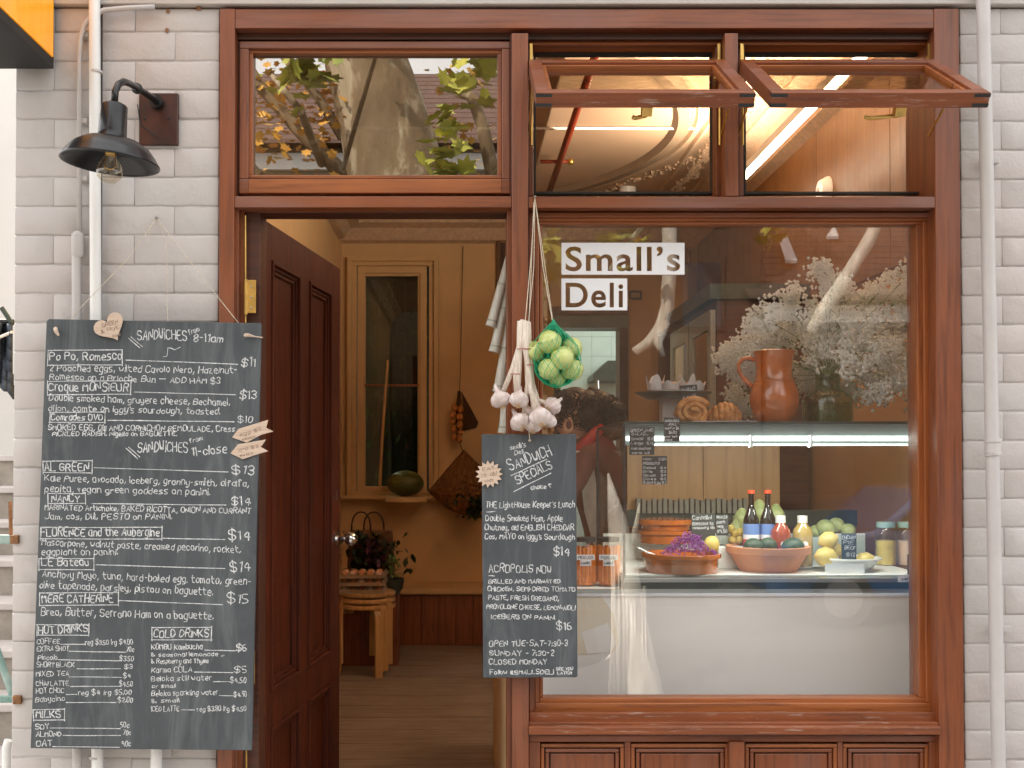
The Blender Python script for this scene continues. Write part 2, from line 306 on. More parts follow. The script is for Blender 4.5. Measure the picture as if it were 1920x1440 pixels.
# ---------------------------------------------------------------- mesh builder
class MB:
    def __init__(s, xf=None): s.v = []; s.f = []; s.xf = xf; s.alt = set()
    def add(s, vs, fs):
        o = len(s.v)
        s.v += [tuple(s.xf(Vector(p))) if s.xf else tuple(p) for p in vs]
        s.f += [tuple(i + o for i in f) for f in fs]; return s
    def box(s, x0, x1, y0, y1, z0, z1):
        x0, x1 = min(x0, x1), max(x0, x1); y0, y1 = min(y0, y1), max(y0, y1); z0, z1 = min(z0, z1), max(z0, z1)
        v = [(x, y, z) for z in (z0, z1) for y in (y0, y1) for x in (x0, x1)]
        return s.add(v, [(0, 2, 3, 1), (4, 5, 7, 6), (0, 1, 5, 4), (2, 6, 7, 3), (0, 4, 6, 2), (1, 3, 7, 5)])
    def frame(s, x0, x1, z0, z1, l, r, t, b, y0, y1):
        s.box(x0, x1, y0, y1, z1 - t, z1); s.box(x0, x1, y0, y1, z0, z0 + b)
        k = len(s.f); s.box(x0, x0 + l, y0, y1, z0 + b, z1 - t); s.box(x1 - r, x1, y0, y1, z0 + b, z1 - t); s.alt |= set(range(k, len(s.f))); return s
    def slab(s, quad, th):            # 4 corners (front face, any plane) extruded by vector th
        q = [Vector(p) for p in quad]; t = Vector(th)
        return s.prism(q, t)
    def prism(s, pts, t):
        n = len(pts); v = [Vector(p) for p in pts] + [Vector(p) + Vector(t) for p in pts]
        fs = [tuple(range(n - 1, -1, -1)), tuple(range(n, 2 * n))] + [(i, (i + 1) % n, n + (i + 1) % n, n + i) for i in range(n)]
        return s.add(v, fs)
    def tube(s, pts, r, n=8, cap=True):
        pts = [Vector(p) for p in pts]; rs = r if isinstance(r, (list, tuple)) else [r] * len(pts)
        vs = []; up = None
        for i, p in enumerate(pts):
            d = (pts[min(i + 1, len(pts) - 1)] - pts[max(i - 1, 0)]).normalized()
            if up is None: up = Vector((0, 0, 1)) if abs(d.z) < .9 else Vector((1, 0, 0))
            a = d.cross(up).normalized(); b = d.cross(a).normalized(); up = -b if b.length else up
            up = a.cross(d).normalized()
            for k in range(n):
                t = 2 * math.pi * k / n; vs.append(p + (a * math.cos(t) + up * math.sin(t)) * rs[i])
        fs = [(i * n + k, i * n + (k + 1) % n, (i + 1) * n + (k + 1) % n, (i + 1) * n + k) for i in range(len(pts) - 1) for k in range(n)]
        if cap: fs += [tuple(range(n - 1, -1, -1)), tuple(range((len(pts) - 1) * n, len(pts) * n))]
        return s.add(vs, fs)
    def lathe(s, prof, c, n=24, sx=1, sy=1, rot=None, mod=None):
        vs = []; c = Vector(c)
        for r, z in prof:
            for k in range(n):
                t = 2 * math.pi * k / n; rr = r * (mod(t, z) if mod else 1)
                p = Vector((rr * math.cos(t) * sx, rr * math.sin(t) * sy, z))
                if rot: p = rot @ p
                vs.append(c + p)
        m = len(prof); fs = [(i * n + k, i * n + (k + 1) % n, (i + 1) * n + (k + 1) % n, (i + 1) * n + k) for i in range(m - 1) for k in range(n)]
        if prof[0][0] > 1e-6: fs.append(tuple(range(n - 1, -1, -1)))
        if prof[-1][0] > 1e-6: fs.append(tuple(range((m - 1) * n, m * n)))
        return s.add(vs, fs)
    def ball(s, c, r, n=16, m=10, sx=1, sy=1, sz=1, rot=None, jit=0):
        prof = [(max(1e-7, r * math.sin(math.pi * i / m)) * (1 + (R_.uniform(-jit, jit) if jit else 0)), -r * sz * math.cos(math.pi * i / m)) for i in range(m + 1)]
        return s.lathe(prof, c, n, sx, sy, rot)
    def build(s, name, m, parent=None, smooth=False, bevel=0, seg=2, kind=None, label=None, origin=None):
        if not s.v: return None
        if parent is not None: o = wloc(parent)
        elif origin is not None: o = Vector(origin)
        else:
            xs, ys, zs = zip(*s.v); o = Vector(((min(xs) + max(xs)) / 2, (min(ys) + max(ys)) / 2, min(zs)))
        me = bpy.data.meshes.new(name); me.from_pydata([(a - o.x, b - o.y, c - o.z) for a, b, c in s.v], [], s.f); me.validate(); me.update()
        if smooth:
            me.polygons.foreach_set('use_smooth', [True] * len(me.polygons))
            if smooth == 'auto':
                try: me.set_sharp_from_angle(angle=math.radians(40))
                except Exception: pass
        if isinstance(m, tuple):
            for q in m: me.materials.append(M[q])
            if len(me.polygons) == len(s.f):
                for i in s.alt: me.polygons[i].material_index = 1
        else: me.materials.append(m if not isinstance(m, str) else M[m])
        ob = bpy.data.objects.new(name, me); C.objects.link(ob)
        if parent is not None: ob.parent = parent
        else: ob.location = o
        if bevel:
            b = ob.modifiers.new('bevel', 'BEVEL'); b.width = bevel; b.segments = seg; b.limit_method = 'ANGLE'
        if kind: ob['kind'] = kind
        if label: ob['label'] = label
        return ob
def wloc(o):
    v = Vector(o.location); p = o.parent
    while p: v += Vector(p.location); p = p.parent
    return v
def thing(name, label, cat, loc=(0, 0, 0), group=None):
    o = bpy.data.objects.new(name, None); o.empty_display_size = .1; C.objects.link(o); o.location = loc
    return tag(o, label, cat, group)
def tag(o, label, cat, group=None):
    o['label'] = label; o['category'] = cat
    if group: o['group'] = group
    return o
def struct(o): o['kind'] = 'structure'; return o
def B(mb, px0, py0, px1, py1, yf, yb):   # box whose front face spans those photo pixels at depth yf
    return mb.box(X(px0, yf), X(px1, yf), yf, yb, Z(py1, yf), Z(py0, yf))
def one(name, m, args, parent, bevel=.0015, **kw):
    return B(MB(), *args).build(name, m, parent, bevel=bevel, **kw)

# ================================================================ STREET SIDE (seen only in the glass)
GZ = -.15
struct(MB().box(-30, 30, -3.2, -.01, GZ - .2, GZ).build('pavement', 'pave'))
struct(MB().box(-30, 30, -3.38, -3.21, GZ - .2, GZ + .002).build('kerb', 'concrete_nose'))
struct(MB().box(-200, 200, -200, 200, GZ - .6, GZ - .13).build('road', 'asphalt'))
struct(MB().box(-30, 30, -12.6, -9.2, GZ - .2, GZ + .01).build('far_pavement', 'asphalt'))

def house(name, label, x0, x1, y0, z_e, z_r, wallm, cat='house'):
    t = thing(name, label, cat, ((x0 + x1) / 2, y0, GZ))
    MB().box(x0, x1, y0 - 8, y0, GZ, z_e).build('wall', wallm, t)
    r = MB(); n = 14; dep = 4.0
    for i in range(n):                     # courses of tiles, each stepped over the next
        a, b = i / n, (i + 1) / n
        za, zb = z_e + (z_r - z_e) * a, z_e + (z_r - z_e) * b
        ya, yb = y0 + .4 - dep * a, y0 + .4 - dep * b
        r.add([(x0 - .3, ya, za + .025), (x1 + .3, ya, za + .025), (x1 + .3, yb, zb + .01), (x0 - .3, yb, zb + .01),
               (x0 - .3, ya, za - .03), (x1 + .3, ya, za - .03), (x1 + .3, yb, zb - .07), (x0 - .3, yb, zb - .07)],
              [(0, 1, 2, 3), (7, 6, 5, 4), (4, 5, 1, 0), (3, 2, 6, 7), (0, 3, 7, 4), (5, 6, 2, 1)])
    ro = r.build('roof', 'roof', t)
    MB().box(x0 - .3, x1 + .3, y0 + .4 - dep - 3, y0 + .4 - dep, z_e, z_r - .02).build('rear_roof', 'roof', t)
    for wx in [x0 + (x1 - x0) * f for f in ((.08, .85) if x0 < 0 else (.72, .9) if x0 > 4 else ())]:
        w = MB().box(wx - .5, wx + .5, y0, y0 + .03, 1.0, 2.5).build('window', 'white_wall', t)
        MB().box(wx - .42, wx + .42, y0 + .031, y0 + .04, 1.08, 2.42).build('pane', 'car_glass', w)
    MB().box(x0, x1, y0, y0 + .12, z_e - .35, z_e - .1).build('gutter_board', 'white_wall', t)
    return t, ro
YH = -13.0
h1, r1 = house('weatherboard_house', 'cream weatherboard house across the street mirrored in the fanlight', -9.5, 1.2, YH, mir(540, 275, 13).z, mir(540, 150, 17).z, 'cream_wall')
for i in range(9): MB().box(-9.5, 1.2, YH + .001, YH + .03, mir(540, 275, 13).z - .55 - i * .35, mir(540, 275, 13).z - .53 - i * .35).build('board_joint', 'brick_red', h1)
MB().box(-6.4, -5.8, YH - 3.2, YH - 2.5, 6, 9.6).build('chimney', 'brick_red', h1)
h2, r2 = house('tiled_roof_house', 'brown brick house across the street with low tiled roof and white skylights', 4.5, 13, YH, mir(1550, 560, 13).z, mir(1550, 415, 17).z, 'brick_red')
h3, r3 = house('brick_terrace', 'tall dark brown terrace between the two lower houses across the street', 1.25, 4.45, YH + .1, 6.6, 8.2, 'brick_red')
for wz in (3.4, 5.0):
    w = MB().box(3.2, 3.9, YH + .1, YH + .13, wz, wz + 1.1).build('window', 'brick_red', h3); MB().box(3.26, 3.84, YH + .131, YH + .14, wz + .06, wz + 1.04).build('pane', 'car_glass', w)
def on_roof(px, py, q):
    ze, zr = mir(1550, 560, 13).z, mir(1550, 415, 17).z
    best = None
    for i in range(60):
        f = i / 59; y = 12.6 + 4 * f; p = mir(px, py, y)
        e = abs(p.z - (ze + (zr - ze) * f + .06))
        if best is None or e < best[0]: best = (e, p)
    return best[1] + Vector((0, .0, .05))
for q in ([(1462, 450), (1480, 448), (1500, 496), (1478, 496)], [(1555, 450), (1570, 430), (1578, 450)]):
    MB().prism([on_roof(a, b, 0) for a, b in q], (0, .02, .05)).build('skylight', 'skylight', h2)
MB().box(6.2, 6.9, YH - 3.6, YH - 2.9, 5, 7.2).build('chimney', 'brick_red', h2)

def tree(label, trunk_pts, radii, m, limbs, leaves, name='plane_tree', group=None):
    base = trunk_pts[0]
    t = thing(name, label, 'tree', base)
    MB().tube(trunk_pts, radii, 20).build('trunk', m, t, smooth=True)
    for pts, r0, r1 in limbs:
        n = len(pts); MB().tube(pts, [r0 + (r1 - r0) * i / (n - 1) for i in range(n)], 9).build('limb', m, t, smooth=True)
    for mname, blobs, size in leaves:
        lf = MB()
        for c, rad, cnt in blobs:
            for _ in range(cnt):
                p = Vector(c) + Vector([R_.gauss(0, rad * .5) for _ in range(3)])
                a, b = R_.uniform(0, 6.28), R_.uniform(-1.2, 1.2); s = size * R_.uniform(.6, 1.3)
                rm = Matrix.Rotation(a, 3, 'Z') @ Matrix.Rotation(b, 3, 'X')
                pr = [(0, -.5), (.22, -.28), (.52, -.22), (.34, .05), (.42, .32), (.14, .28), (0, .6), (-.14, .28), (-.42, .32), (-.34, .05), (-.52, -.22), (-.22, -.28)]
                lf.add([p + rm @ Vector((x * s, y * s, .08 * s * abs(x))) for x, y in pr] , [tuple(range(12))])
        lf.build('foliage', mname, t)
    return t
dA = 6.0
def mA(px, py, d=dA): return mir(px, py, d)
tA = [(GZ - .3, 930, 110)]
tree('broad mottled plane tree trunk across the pavement mirrored in the fanlight',
     [Vector((mA(985, 1500).x, -dA, GZ - .3)), mA(900, 900), mA(800, 500), mA(742, 325), mA(712, 200), mA(683, 105), mA(655, -60), mA(600, -400)],
     [.70, .56, .50, .43, .39, .36, .33, .25], 'bark',
     [([mA(650, 330), mA(560, 240), mA(480, 150), mA(430, 60)], .075, .04), ([mA(600, 300), mA(560, 200, 4.6), mA(500, 125, 5.4)], .04, .02),
      ([mA(640, 250), mA(590, 170), mA(520, 90)], .05, .03), ([mA(480, 325), mA(440, 270)], .05, .03),
      ([mA(640, 310, 5.2), mA(700, 100, 4.6), mA(720, -80, 4)], .02, .02),
      ([mA(928, 340, 6.5), mA(905, 230, 6.5), mA(885, 175, 6.5), mA(855, 165, 6.5)], .07, .045)],
     [('leaf_green', [(mA(585, 118, 4.6), .20, 22), (mA(560, 145, 4.6), .16, 15), (mA(840, 225, 5.2), .14, 13), (mA(868, 150, 5.2), .16, 17), (mA(900, 120, 5.4), .16, 13), (mA(815, 290, 5.0), .16, 13), (mA(830, 325, 5.2), .16, 13),
                      (mA(1010, 460, 4.6), .28, 49), (mA(1010, 520, 4.6), .2, 26), (mA(700, -200), 1.2, 304), (mA(1100, 200), 1.0, 114), (mA(1180, 440, 5), .25, 19), (mA(1455, 430, 5), .1, 11)], .165),
      ('leaf_orange', [(mA(520, 200), .6, 120), (mA(600, 210), .45, 70), (mA(500, 290), .6, 90), (mA(545, 130), .5, 70), (mA(800, 190, 7), .5, 30), (mA(890, 300, 7), .55, 40), (mA(920, 180, 7), .5, 26), (mA(1190, 430, 6), .3, 16)], .085)], )
dB = 6.4
def mB(px, py, d=dB): return mir(px, py, d)
tree('slender pale broken tree stem mirrored low in the shop window',
     [Vector((mB(1212, 1500, 4.4).x, -4.4, GZ - .3)), mB(1208, 1310, 4.4), mB(1192, 1200, 4.4), mB(1178, 1080, 4.4), mB(1164, 985, 4.4), mB(1154, 930, 4.4), mB(1146, 888, 4.4)],
     [.20, .165, .13, .10, .072, .036, .006], 'bark_pale',
     [([mB(1190, 1030, 4.4), mB(1200, 985, 4.4), mB(1206, 945, 4.4)], .03, .006), ([mB(1160, 1230, 4.4), mB(1148, 1240, 4.4), mB(1140, 1246, 4.4)], .02, .006)] +
     [([mB(1150 + 9 * i, 1330, 4.3), mB(1150 + 8 * i + R_.uniform(-4, 8), 1200 - 12 * i, 4.28), mB(1148 + 8 * i + R_.uniform(-4, 10), 1040 + 20 * i, 4.3)], .022, .004) for i in range(9)], [], name='pale_tree')
tree('leaning pale tree beyond the window with drooping bough, mirrored behind the flowers',
     [Vector((mB(2600, 1500, 5.5).x, -5.5, GZ - .3)), mB(2550, 900, 5.5), mB(2400, 300, 5.5), mB(2100, -200, 5.3), mB(1800, -420, 5.2)],
     [.28, .24, .2, .16, .12], 'bark_pale',
     [([mB(1900, -330, 5.2), mB(1760, 100, 5), mB(1675, 380, 5), mB(1640, 450, 5), mB(1600, 515, 5), mB(1560, 570, 5), mB(1535, 620, 5)], .05, .055), ([mB(1655, 420, 5), mB(1632, 450, 5), mB(1622, 500, 5)], .015, .008),
      ([mB(1800, -420, 5.2), mB(1500, -350, 4.6), mB(1300, 0, 6), mB(1262, 400, 6.2), mB(1262, 500, 6.2), mB(1258, 570, 6.2), mB(1245, 610, 6.2), mB(1222, 640, 6.2), mB(1196, 658, 6.2)], .08, .05),
      ([mB(1250, 600, 6.2), mB(1240, 640, 6.1), mB(1250, 665, 6.1)], .06, .02), ([mB(1150, 500, 5), mB(1190, 440, 5), mB(1240, 380, 5)], .025, .015)], [], name='pale_tree')
MB().box(4.2, 13, YH + .2, YH + .6, GZ, .9).build('garden_wall', 'brick_red')
tag(bpy.data.objects['garden_wall'], 'low brown garden wall in front of the tiled roof house', 'wall')

# parked car on the far side
def car():
    cx, yv = mir(1760, 960, 8.4).x, -8.4
    t = thing('parked_car', 'dark blue hatchback parked across the street, seen only as a reflection', 'car', (cx, yv, GZ - .13))
    g = GZ - .13
    prof = [(-2.05, .35), (-2.1, .75), (-1.75, .92), (-.95, .98), (-.45, 1.42), (.95, 1.46), (1.65, 1.05), (2.0, .95), (2.08, .45), (1.9, .3), (-1.9, .3)]
    MB().prism([(cx + a, yv + .85, g + b) for a, b in prof], (0, -1.7, 0)).build('body', 'car_blue', t, bevel=.05, seg=3)
    for a0, a1, a2, a3 in ((-.8, -.42, .2, .2), (.28, .28, .9, 1.35)):
        MB().prism([(cx + a0, yv + .851, g + 1.0), (cx + a1, yv + .851, g + 1.36), (cx + a2, yv + .851, g + 1.38), (cx + a3, yv + .851, g + 1.02)], (0, .01, 0)).build('window', 'car_glass', t)
    for wx in (-1.3, 1.3):
        for wy in (-.8, .8):
            w = MB().tube([(cx + wx, yv + wy - .1, g + .31), (cx + wx, yv + wy + .1, g + .31)], .31, 24).build('tyre', 'tyre', t, smooth='auto')
            MB().tube([(cx + wx, yv + wy - .11, g + .31), (cx + wx, yv + wy + .11, g + .31)], .2, 16).build('rim', 'chrome', w)
car()

# ================================================================ BUILDING SHELL
XL, XR, YB, CEIL, YG = -1.05, 1.79, 5.53, 3.385, .06
xw0 = X(25)
# brick courses
def courses(label, x_lo, x_hi, joints_even, joints_odd, y_first, n0, n1, depth):
    t = thing('brick_wall', label, 'wall', (x_lo, 0, GZ))
    zt, zb = Z(14), GZ
    MB().box(x_lo + .002, x_hi - .002, .0022, depth, zb, zt - .004).build('mortar', 'mortar', t)
    cache = {}
    base = None
    for k in range(n0, n1):
        ya, yb = y_first + 54.4 * k, y_first + 54.4 * (k + 1)
        z1, z0 = Z(ya), Z(yb)
        if z1 > zt: z1 = zt - .002
        if z1 - z0 < .01: continue
        js = joints_even if k % 2 == 0 else joints_odd
        xs = [x_lo] + [X(j) for j in js if x_lo + .01 < X(j) < x_hi - .01] + [x_hi]
        for a, b in zip(xs, xs[1:]):
            w, h = round(b - a, 3), round(z1 - z0, 3); v = R_.randrange(3)
            key = (w, h, v)
            if key not in cache:
                g = .0011; mb = MB(); nx = max(2, int(w / .04)); vs = []; r = random.Random(v + int(w * 1000))
                # front face with a softly uneven rim, sides running back
                x0, x1, zz0, zz1 = .0003, w - .0003, g, h - g
                pts = [(x0 + (x1 - x0) * i / nx, zz0 + r.uniform(-.0012, .0012)) for i in range(nx + 1)] + [(x1 - (x1 - x0) * i / nx, zz1 + r.uniform(-.0012, .0012)) for i in range(nx + 1)]
                e = .004
                cxm, czm = w / 2, h / 2
                def ins(p, d): return (p[0] + (d * .35 if p[0] < cxm else -d * .35), p[1] + (d if p[1] < czm else -d))
                n = len(pts); fy = r.uniform(-.0015, .0008)
                vs = [(p[0], .03, p[1]) for p in pts] + [(p[0], .003, p[1]) for p in pts] + [(ins(p, e * .45)[0], .0002 + fy * .5, ins(p, e * .45)[1]) for p in pts] + [(ins(p, e * 1.6)[0], fy - .001, ins(p, e * 1.6)[1]) for p in pts]
                fs = [(q * n + i, q * n + (i + 1) % n, (q + 1) * n + (i + 1) % n, (q + 1) * n + i) for q in range(3) for i in range(n)] + [tuple(range(3 * n, 4 * n))]
                me = bpy.data.meshes.new('brick'); me.from_pydata(vs, [], fs); me.update(); me.materials.append(M['brick'])
                me.polygons.foreach_set('use_smooth', [True] * len(me.polygons))
                cache[key] = me
            ob = bpy.data.objects.new('brick', cache[key]); C.objects.link(ob); ob.parent = t
            ob.location = (a - x_lo, R_.uniform(-.0012, .0012), z0 - GZ)
    return t
courses('grey painted brick wall carrying the black lamp, left of the shopfront', xw0, X(408), [98, 250], [173, 325], 6.2, 0, 31, .28)
courses('grey painted brick wall with the downpipe, right of the shopfront', X(1806), X(1806) + 1.3, [1882, 2032, 2182, 2332], [1958, 2108, 2258, 2408], 10.5, 0, 31, .28)
up = MB().box(xw0, X(1806) + 1.3, -.022, .28, Z(13), 4.6); up.box(xw0, X(1806) + 1.3, -.03, -.0221, Z(2), Z(-6)).build
struct(up.build('upper_wall', 'render', bevel=.004))
# building mass: left, right, back and roof so that daylight comes in by the shopfront only
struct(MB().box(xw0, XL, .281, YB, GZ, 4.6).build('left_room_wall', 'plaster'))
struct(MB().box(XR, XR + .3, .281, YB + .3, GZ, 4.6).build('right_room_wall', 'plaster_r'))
struct(MB().box(XL - .3, XR + .3, .281, YB + .3, 4.6, 4.75).build('roof', 'concrete'))
# back wall with window opening and kitchen doorway
bx0, bx1, bz0, bz1 = X(655, YB), X(818, YB), Z(930, YB), Z(484, YB)
kx0, kx1, kz1 = X(1046, YB), X(1166, YB), Z(604, YB)
bw = MB()
bw.box(XL, bx0, YB, YB + .2, GZ, CEIL); bw.box(bx0, bx1, YB, YB + .2, GZ, bz0); bw.box(bx0, bx1, YB, YB + .2, bz1, CEIL)
bw.box(bx1, kx0, YB, YB + .2, GZ, CEIL); bw.box(kx0, kx1, YB, YB + .2, kz1, CEIL); bw.box(kx1, XR, YB, YB + .2, GZ, CEIL)
struct(bw.build('back_wall', 'plaster'))
struct(MB().box(XL - .2, XR + .2, .15, YB + 3.2, CEIL, CEIL + .1).build('ceiling', 'ceiling'))
# floor: boards running across
fl = struct(MB().box(XL - .3, XR + .3, .0, YB + 3, GZ, -.006).build('floor', 'wood_dark'))
yb = .01; bi = 0
while yb < YB:
    wv = .14; x = XL
    o = MB().box(XL, XR, yb + .0012, yb + wv - .0012, -.02, R_.uniform(-.0012, .0012)).build('floorboard', 'floor_wood', fl); yb += wv

# kitchen beyond the doorway: tiled back wall, hood
kt = YB + 2.2
struct(MB().box(XL, XR, kt, kt + .1, GZ, CEIL).build('kitchen_wall', 'grout'))
tiles = bpy.data.objects['kitchen_wall']
cx0 = X(1000, kt); tz = .9
tm = None
for i in range(9):
    for j in range(11):
        w = .2
        if tm is None:
            tm = bpy.data.meshes.new('wall_tile'); bb = MB().box(.0015, w - .0015, -.006, 0, .0015, w - .0015); tm.from_pydata(bb.v, [], bb.f); tm.materials.append(M['tile'])
        o = bpy.data.objects.new('wall_tile', tm); C.objects.link(o); o.parent = tiles
        o.location = Vector((cx0 + i * w, kt, tz + j * w)) - tiles.location
struct(MB().box(X(1030, YB), X(1030, YB) + .02, YB + .2, kt, GZ, CEIL).build('kitchen_side_wall', 'plaster_r'))
hd = thing('range_hood', 'dark green sloping range hood on the tiled kitchen wall', 'range hood', P(1150, 730, kt - .4))
hy = kt - .5
MB().prism([(X(1112, hy), hy, Z(702, hy)), (X(1140, hy), hy, Z(676, hy)), (X(1200, hy), hy, Z(676, hy)), (X(1200, hy), hy, Z(712, hy)), (X(1112, hy), hy, Z(712, hy))], (0, .48, 0)).build('canopy', 'hood', hd)
MB().tube([P(1121, 712, hy + .05), P(1122, 745, hy + .05)], .012, 8).build('rail', 'chrome', hd)
df = thing('kitchen_door_frame', 'dark brown frame around the lit kitchen doorway', 'door frame', (kx0, YB, 0))
m_ = MB(); m_.box(kx0 - .03, kx0 + .02, YB - .03, YB + .21, 0, kz1 - .05).build('jamb', 'wood_dark', df)
MB().box(kx1 - .02, kx1 + .05, YB - .03, YB + .21, 0, kz1 - .05).build('jamb', 'wood_dark', df)
MB().box(kx0 - .03, kx1 + .05, YB - .032, YB + .21, kz1 - .05, kz1 + .05).build('head', 'hood', df)
MB().box(kx0 - .06, kx1 + .05, YB - .05, YB - .033, kz1 + .06, kz1 + .12).build('lintel_strip', 'ply', df)
kl = bpy.data.lights.new('kitchen_light', 'AREA'); kl.energy = 11; kl.size = 1.0; kl.color = (.85, 1, .93)
klo = bpy.data.objects.new('kitchen_light', kl); C.objects.link(klo); klo.location = (X(1120, kt), YB + 1.2, CEIL - .12)
kf = thing('kitchen_ceiling_light', 'square kitchen ceiling light above the range hood', 'light', (X(1120, kt), YB + 1.2, CEIL - .08))
MB().box(X(1120, kt) - .5, X(1120, kt) + .5, YB + .7, YB + 1.7, CEIL - .08, CEIL - .001).build('housing', 'white_pipe', kf)

# cornice at the back, along the left and right walls
def cornice(pts, inward, name_parent, m='plaster_orn'):
    pass
cn = thing('cornice', 'moulded plaster cornice round the top of the cream room walls', 'cornice', (0, YB, CEIL - .2))
MB().prism([(XL, YB - .001, CEIL - .17), (XL, YB - .05, CEIL - .15), (XL, YB - .09, CEIL - .06), (XL, YB - .16, CEIL - .03), (XL, YB - .16, CEIL - .001), (XL, YB - .001, CEIL - .001)], (XR - XL, 0, 0)).build('back_run', 'plaster_orn', cn)
MB().prism([(XL + .001, .3, CEIL - .17), (XL + .05, .3, CEIL - .15), (XL + .09, .3, CEIL - .06), (XL + .16, .3, CEIL - .03), (XL + .16, .3, CEIL - .001), (XL + .001, .3, CEIL - .001)], (0, YB - .46, 0)).build('left_run', 'plaster_orn', cn)
MB().prism([(XR - .001, .3, CEIL - .26), (XR - .06, .3, CEIL - .22), (XR - .10, .3, CEIL - .08), (XR - .17, .3, CEIL - .04), (XR - .17, .3, CEIL - .002), (XR - .001, .3, CEIL - .002)], (0, YB - .46, 0)).build('right_run', 'plaster_orn', cn)

# ceiling ornament: big ring moulding, floral band, border battens
def fit_circle(ps):
    import numpy as np
    A = np.array([[2 * p.x, 2 * p.y, 1] for p in ps]); b = np.array([p.x ** 2 + p.y ** 2 for p in ps])
    s = np.linalg.lstsq(A, b, rcond=None)[0]; return s[0], s[1], math.sqrt(s[2] + s[0] ** 2 + s[1] ** 2)
rp = [PZ(a, b, CEIL) for a, b in ((1262, 150), (1283, 185), (1280, 225), (1262, 262), (1212, 300), (1160, 328), (1090, 346))]
rcx, rcy, rcr = fit_circle(rp)
cr = thing('ceiling_rose', 'large plaster ring moulding with floral relief on the ceiling', 'ceiling rose', (rcx, rcy, CEIL - .05))
print('ROSE', rcx, rcy, rcr)
def ring(r0, r1, h, n=64):
    vs = []; 
    for k in range(n):
        t = -1.32 + 2.64 * k / (n - 1)
        for r, z in ((r0, CEIL - .001), (r0 + (r1 - r0) * .25, CEIL - h), (r0 + (r1 - r0) * .75, CEIL - h), (r1, CEIL - .001)):
            vs.append((rcx + r * math.cos(t), rcy + r * math.sin(t), z))
    fs = [(k * 4 + j, (k + 1) * 4 + j, (k + 1) * 4 + j + 1, k * 4 + j + 1) for k in range(n - 1) for j in range(3)]
    return MB().add(vs, fs)
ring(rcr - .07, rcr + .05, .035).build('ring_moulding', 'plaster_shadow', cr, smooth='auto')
ring(rcr + .055, rcr + .11, .02).build('outer_ring', 'plaster_orn', cr, smooth='auto')
fo = MB()
def sprig(x, y, s):
    for _ in range(11):
        a = R_.uniform(0, 6.28); d = R_.uniform(0, s); fo.ball((x + d * math.cos(a), y + d * math.sin(a), CEIL - .004), R_.uniform(.004, .013), 6, 4, sx=R_.uniform(.6, 1.8), sz=.9)
for k in range(46):
    t = -1.25 + 2.5 * k / 46 + R_.uniform(-.02, .02); sprig(rcx + (rcr + .24 + .05 * math.sin(t * 9)) * math.cos(t), rcy + (rcr + .24 + .05 * math.sin(t * 9)) * math.sin(t), .06)
fo2 = fo.build('floral_relief', 'plaster_orn', cr, smooth=True); fo2['kind'] = 'stuff'
# straight border on the right part of the ceiling
xb0, xb1 = .0, 0.0
bb = thing('ceiling_border', 'straight floral plaster border along the right side of the ceiling', 'ceiling border', (1.55, 2.5, CEIL - .03))
for q in (1.36, 1.60):
    MB().prism([(q, .3, CEIL - .001), (q + .012, .3, CEIL - .02), (q + .03, .3, CEIL - .02), (q + .042, .3, CEIL - .001)], (0, YB - .5, 0)).build('batten', 'plaster_orn', bb)
fo = MB()
for k in range(110): sprig(1.505 + R_.uniform(-.02, .02), .35 + k * .042, .05)
fo.build('floral_relief', 'plaster_orn', bb, smooth=True)['kind'] = 'stuff'
# sprinkler pipe and white conduit on the ceiling
pa, pb = PZ(1116, 106, CEIL - .07), PZ(1031, 357, CEIL - .07)
dv = (pb - pa).normalized()
rp_ = thing('sprinkler_pipe', 'red sprinkler pipe running back along the ceiling', 'pipe', pa)
MB().tube([pa - dv * .6, pb + dv * 1.2], .021, 12).build('pipe', 'red_pipe', rp_, smooth=True)
pt = PZ(1040, 303, CEIL - .07)
MB().tube([pt + Vector((-.09, 0, -.0)), pt + Vector((.09, 0, 0))], .012, 8).build('tee', 'red_pipe', rp_, smooth=True)
MB().ball(pt + Vector((.1, 0, 0)), .022, 10, 8).build('sprinkler_head', 'brass', rp_, smooth=True)
c0 = PZ(1100, 243, CEIL - .02)
tag(MB().tube([(XL + .1, c0.y, CEIL - .012), (1.34, c0.y, CEIL - .012)], .009, 8).build('ceiling_conduit', 'white_panel', smooth=True), 'thin pale conduit crossing the ceiling from side to side', 'conduit')
p = PZ(1177, 357, CEIL - .02); t = thing('smoke_alarm', 'white smoke alarm disc on the ceiling beyond the left awning window', 'alarm', p)
MB().lathe([(.001, -.04), (.045, -.035), (.06, -.01), (.06, .018)], p, 24).build('cover', 'white_pipe', t, smooth='auto')
MB().lathe([(.001, -.047), (.012, -.045), (.014, -.036)], p, 12).build('lens', 'grey_pipe', t)
p = P(1563, 358, 2.04); p.x = XR - .021; t = thing('wall_alarm', 'white alarm disc on the brown panelling in the right awning window', 'alarm', p); rw = Matrix.Rotation(math.radians(90), 3, 'Y')
MB().lathe([(.001, -.05), (.05, -.045), (.07, -.01), (.07, 0)], p, 24, rot=rw).build('cover', 'white_pipe', t, smooth='auto')
MB().lathe([(.001, -.056), (.014, -.054), (.016, -.046)], p, 12, rot=rw).build('lens', 'grey_pipe', t)

